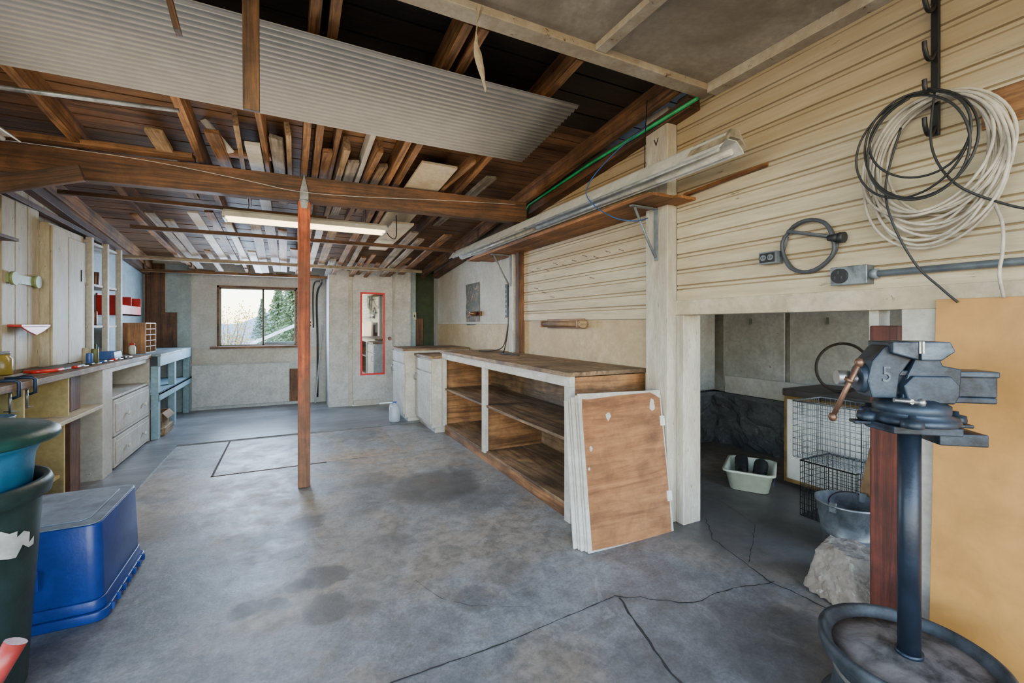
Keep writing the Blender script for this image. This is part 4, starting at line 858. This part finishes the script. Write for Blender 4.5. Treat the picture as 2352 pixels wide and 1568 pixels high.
G(dkgreen).lathe([(.292,.845),(.30,.853),(.298,.872),(.27,.888),(.22,.894),(.21,.902),(.06,.906),(.0,.906)],(bx,by,.008),48).done('cover_body',e)
G(dkgreen).tube([(bx-.06,by,.905),(bx-.05,by,.935),(bx+.05,by,.935),(bx+.06,by,.905)],.012,8).done('handle',e)
e=T('storage_tote','blue plastic storage tote turned upside down on floor','storage tote',(-.93,2.74,0))
lo=(-1.18,2.46);hi=(-.705,3.03)
g=G(bluetote).rbox((lo[0]-.012,lo[1]-.012),(hi[0]+.012,hi[1]+.012),.05,.0,.04).rbox(lo,hi,.05,.04,.085,.004).rbox((lo[0]+.008,lo[1]+.008),(hi[0]-.008,hi[1]-.008),.045,.085,.40,.012)
g.done('tote_body',e,bevel=.004)
G(bluelid).rbox((lo[0]+.022,lo[1]+.022),(hi[0]-.022,hi[1]-.022),.045,.4005,.406).rbox((lo[0]+.07,lo[1]+.07),(hi[0]-.07,hi[1]-.07),.04,.406,.411).done('tote_base',e,label='pale blue base panel with painted glare',bevel=.002)
for k in range(7):
    y=lo[1]+.05+.075*k; G(bluetote).box((hi[0]+.008,y,.012),(hi[0]+.022,y+.012,.040)).done('rim_tab',e)
g=G(plain('label_blue',(.01,.04,.30),.4))
g.prism([(-1.03,.17),(-.91,.17),(-.91,.25),(-1.03,.25)],'Y',lo[1]+.005,lo[1]+.013)
g.m(redp).prism([(-1.02,.185),(-.925,.185),(-.925,.215),(-1.02,.215)],'Y',lo[1]+.003,lo[1]+.006)
g.m(labelwhite).prism([(-1.01,.194),(-.94,.194),(-.94,.206),(-1.01,.206)],'Y',lo[1]+.002,lo[1]+.004).prism([(-1.02,.225),(-.95,.225),(-.95,.231),(-1.02,.231)],'Y',lo[1]+.003,lo[1]+.006)
g.done('label_sticker',e,label='small blue and red product sticker')
G(plain('faded_red_plastic',(.36,.035,.03),.4)).tube([(-.77,1.58,.003),(-.68,1.60,.34),(-.64,1.62,.42)],[.016,.016,.019],14).tube([(-.68,1.60,.33),(-.64,1.62,.422)],[.021,.024],14).done('red_pole',label='faded red tubular pole standing by trash can',cat='pole')
# ------------------------------------------------------------ outside
def outside():
    g=G(plain('pale_ground',(.50,.49,.44),.9)).box((-60,8.6,-1.0),(60,120,-.9)); g.done('ground_outside',kind='structure')
    g=G(plain('hazy_hill',(.36,.44,.50),.95)); pv=None
    for i in range(41):
        x=-40+2*i; h=3.0+1.6*math.sin(i*.35)+.5*math.sin(i*1.1); c=(g.V((x,90,-1)),g.V((x,95,h)))
        if pv: g.F([pv[0],c[0],c[1],pv[1]],True)
        pv=c
    g.done('ground_outside.001',kind='structure',recalc=False)
    lf=plain('foliage_green',(.24,.33,.17),.9,0,.4); lf2=plain('foliage_pale_green',(.26,.34,.24),.9,0,.4); yl=plain('foliage_yellow',(.55,.40,.13),.8,0,.4); bk=plain('bark',(.18,.14,.10),.9)
    for x,y,h,mt in [(-.75,38,5.6,lf),(.25,30,5.6,lf),(2.4,38,8,lf2),(-2.9,60,5.2,lf2),(-.1,52,7.5,lf2)]:
        e=T('conifer_tree','green conifer tree standing outside the window','tree',(x,y,-.9))
        G(bk).cyl((x,y,-.9),(x,y,h-1.5),.14,.04,n=10).done('trunk',e)
        g=G(mt); rs=random.Random(int(h*10)+int(y))
        for k in range(2200):
            t=rs.random(); z=-.2+(h-.8)*t; rr=(1-t)*h*.24*rs.uniform(.25,1.15); a=rs.uniform(0,6.28)
            p=Vector((x+rr*math.cos(a),y+rr*math.sin(a),z-rr*.25+rs.uniform(-.1,.1))); d=Vector((math.cos(a),math.sin(a),-.3+rs.uniform(-.5,.5))).normalized(); s_=.04+.06*rs.random()
            w=(d.cross(Vector((0,0,1))).normalized()+Vector((0,0,rs.uniform(-1,1)))).normalized()*s_; q=p-d*.2
            g.F([g.V(q+w*.5),g.V(q-w*.5),g.V(p-w),g.V(p+d*.1),g.V(p+w)])
        g.done('foliage',e,recalc=False)
    x,y=-2.2,21
    e=T('shrub','sparse yellow leaved shrub outside the window','shrub',(x,y,-.9)); g=G(bk); rs=random.Random(3); tips=[]
    for k in range(26):
        a=rs.uniform(0,6.28); l=rs.uniform(1.6,2.9); p=[Vector((x,y,-.9))]
        for j in range(5): p.append(p[-1]+Vector((math.cos(a)*.12+rs.uniform(-.08,.08),math.sin(a)*.12,l/5)))
        g.tube(p,[.03,.024,.018,.012,.008,.004],5); tips+=p[2:]
    g.done('branches',e)
    g=G(yl)
    for k in range(900):
        c=rs.choice(tips)+Vector((rs.gauss(0,.13),rs.gauss(0,.13),rs.gauss(0,.13))); s_=.03
        g.F([g.V(c+Vector((rs.uniform(-s_,s_),rs.uniform(-s_,s_),s_))),g.V(c+Vector((s_,0,-s_))),g.V(c+Vector((-s_,0,-s_)))])
    g.done('foliage',e,recalc=False)
    e=T('shed','low white roofed shed outside the window','shed',(.2,14,-.9))
    G(wallw).box((-.65,13.2,-.9),(1.1,15.5,.72)).done('walls',e)
    G(plain('white_roof',(.8,.82,.85),.5)).prism([(-.9,.70),(.2,1.22),(1.3,.70),(1.3,.78),(.2,1.30),(-.9,.78)],'Y',13.0,15.8).done('roof',e)
outside()
# ------------------------------------------------------------ lighting
w=bpy.data.worlds.new('world'); S.world=w; w.use_nodes=True; nt=w.node_tree; bg=nt.nodes['Background']
sk=nt.nodes.new('ShaderNodeTexSky'); sk.sky_type='NISHITA'; sk.sun_disc=False; sk.sun_elevation=math.radians(45); sk.sun_rotation=math.radians(200); sk.air_density=1.3; sk.dust_density=.5; sk.ozone_density=2.5
nt.links.new(sk.outputs[0],bg.inputs['Color']); bg.inputs['Strength'].default_value=1.5
def area(name,loc,rot,sx,sy,en,col):
    l=bpy.data.lights.new(name,'AREA'); l.shape='RECTANGLE'; l.size=sx; l.size_y=sy; l.energy=en; l.color=col
    o=bpy.data.objects.new(name,l); S.collection.objects.link(o); o.location=loc; o.rotation_euler=rot; return o
area('camera_side_fill',(-.3,-1.9,1.4),(math.radians(90),0,0),5,2.3,12,(1,.93,.82))  # fill lamp added behind the camera, standing for a presumed open doorway
area('near_side_fill',(-2.6,.4,1.3),(math.radians(90),0,math.radians(-70)),2.5,2.2,24,(1,.88,.70))  # second fill lamp added to one side, out of view
area('window_daylight',(-.42,7.70,1.36),(math.radians(-90),0,0),.98,.82,100,(.56,.75,1))
area('rafter_fill_up',(.0,3.0,1.95),(math.radians(180),0,0),2.5,1.4,18,(1,.82,.58))  # unseen fill lamp added to brighten the rafters from below
area('rafter_fill_up_rear',(.0,5.6,1.6),(math.radians(180),0,0),2.4,2.4,22,(1,.84,.66))  # another added fill lamp, lifts the rear roof, back to the camera
area('tube_glow',(.16,4.12,2.06),(0,0,0),1.2,.16,32,(1,.93,.82))
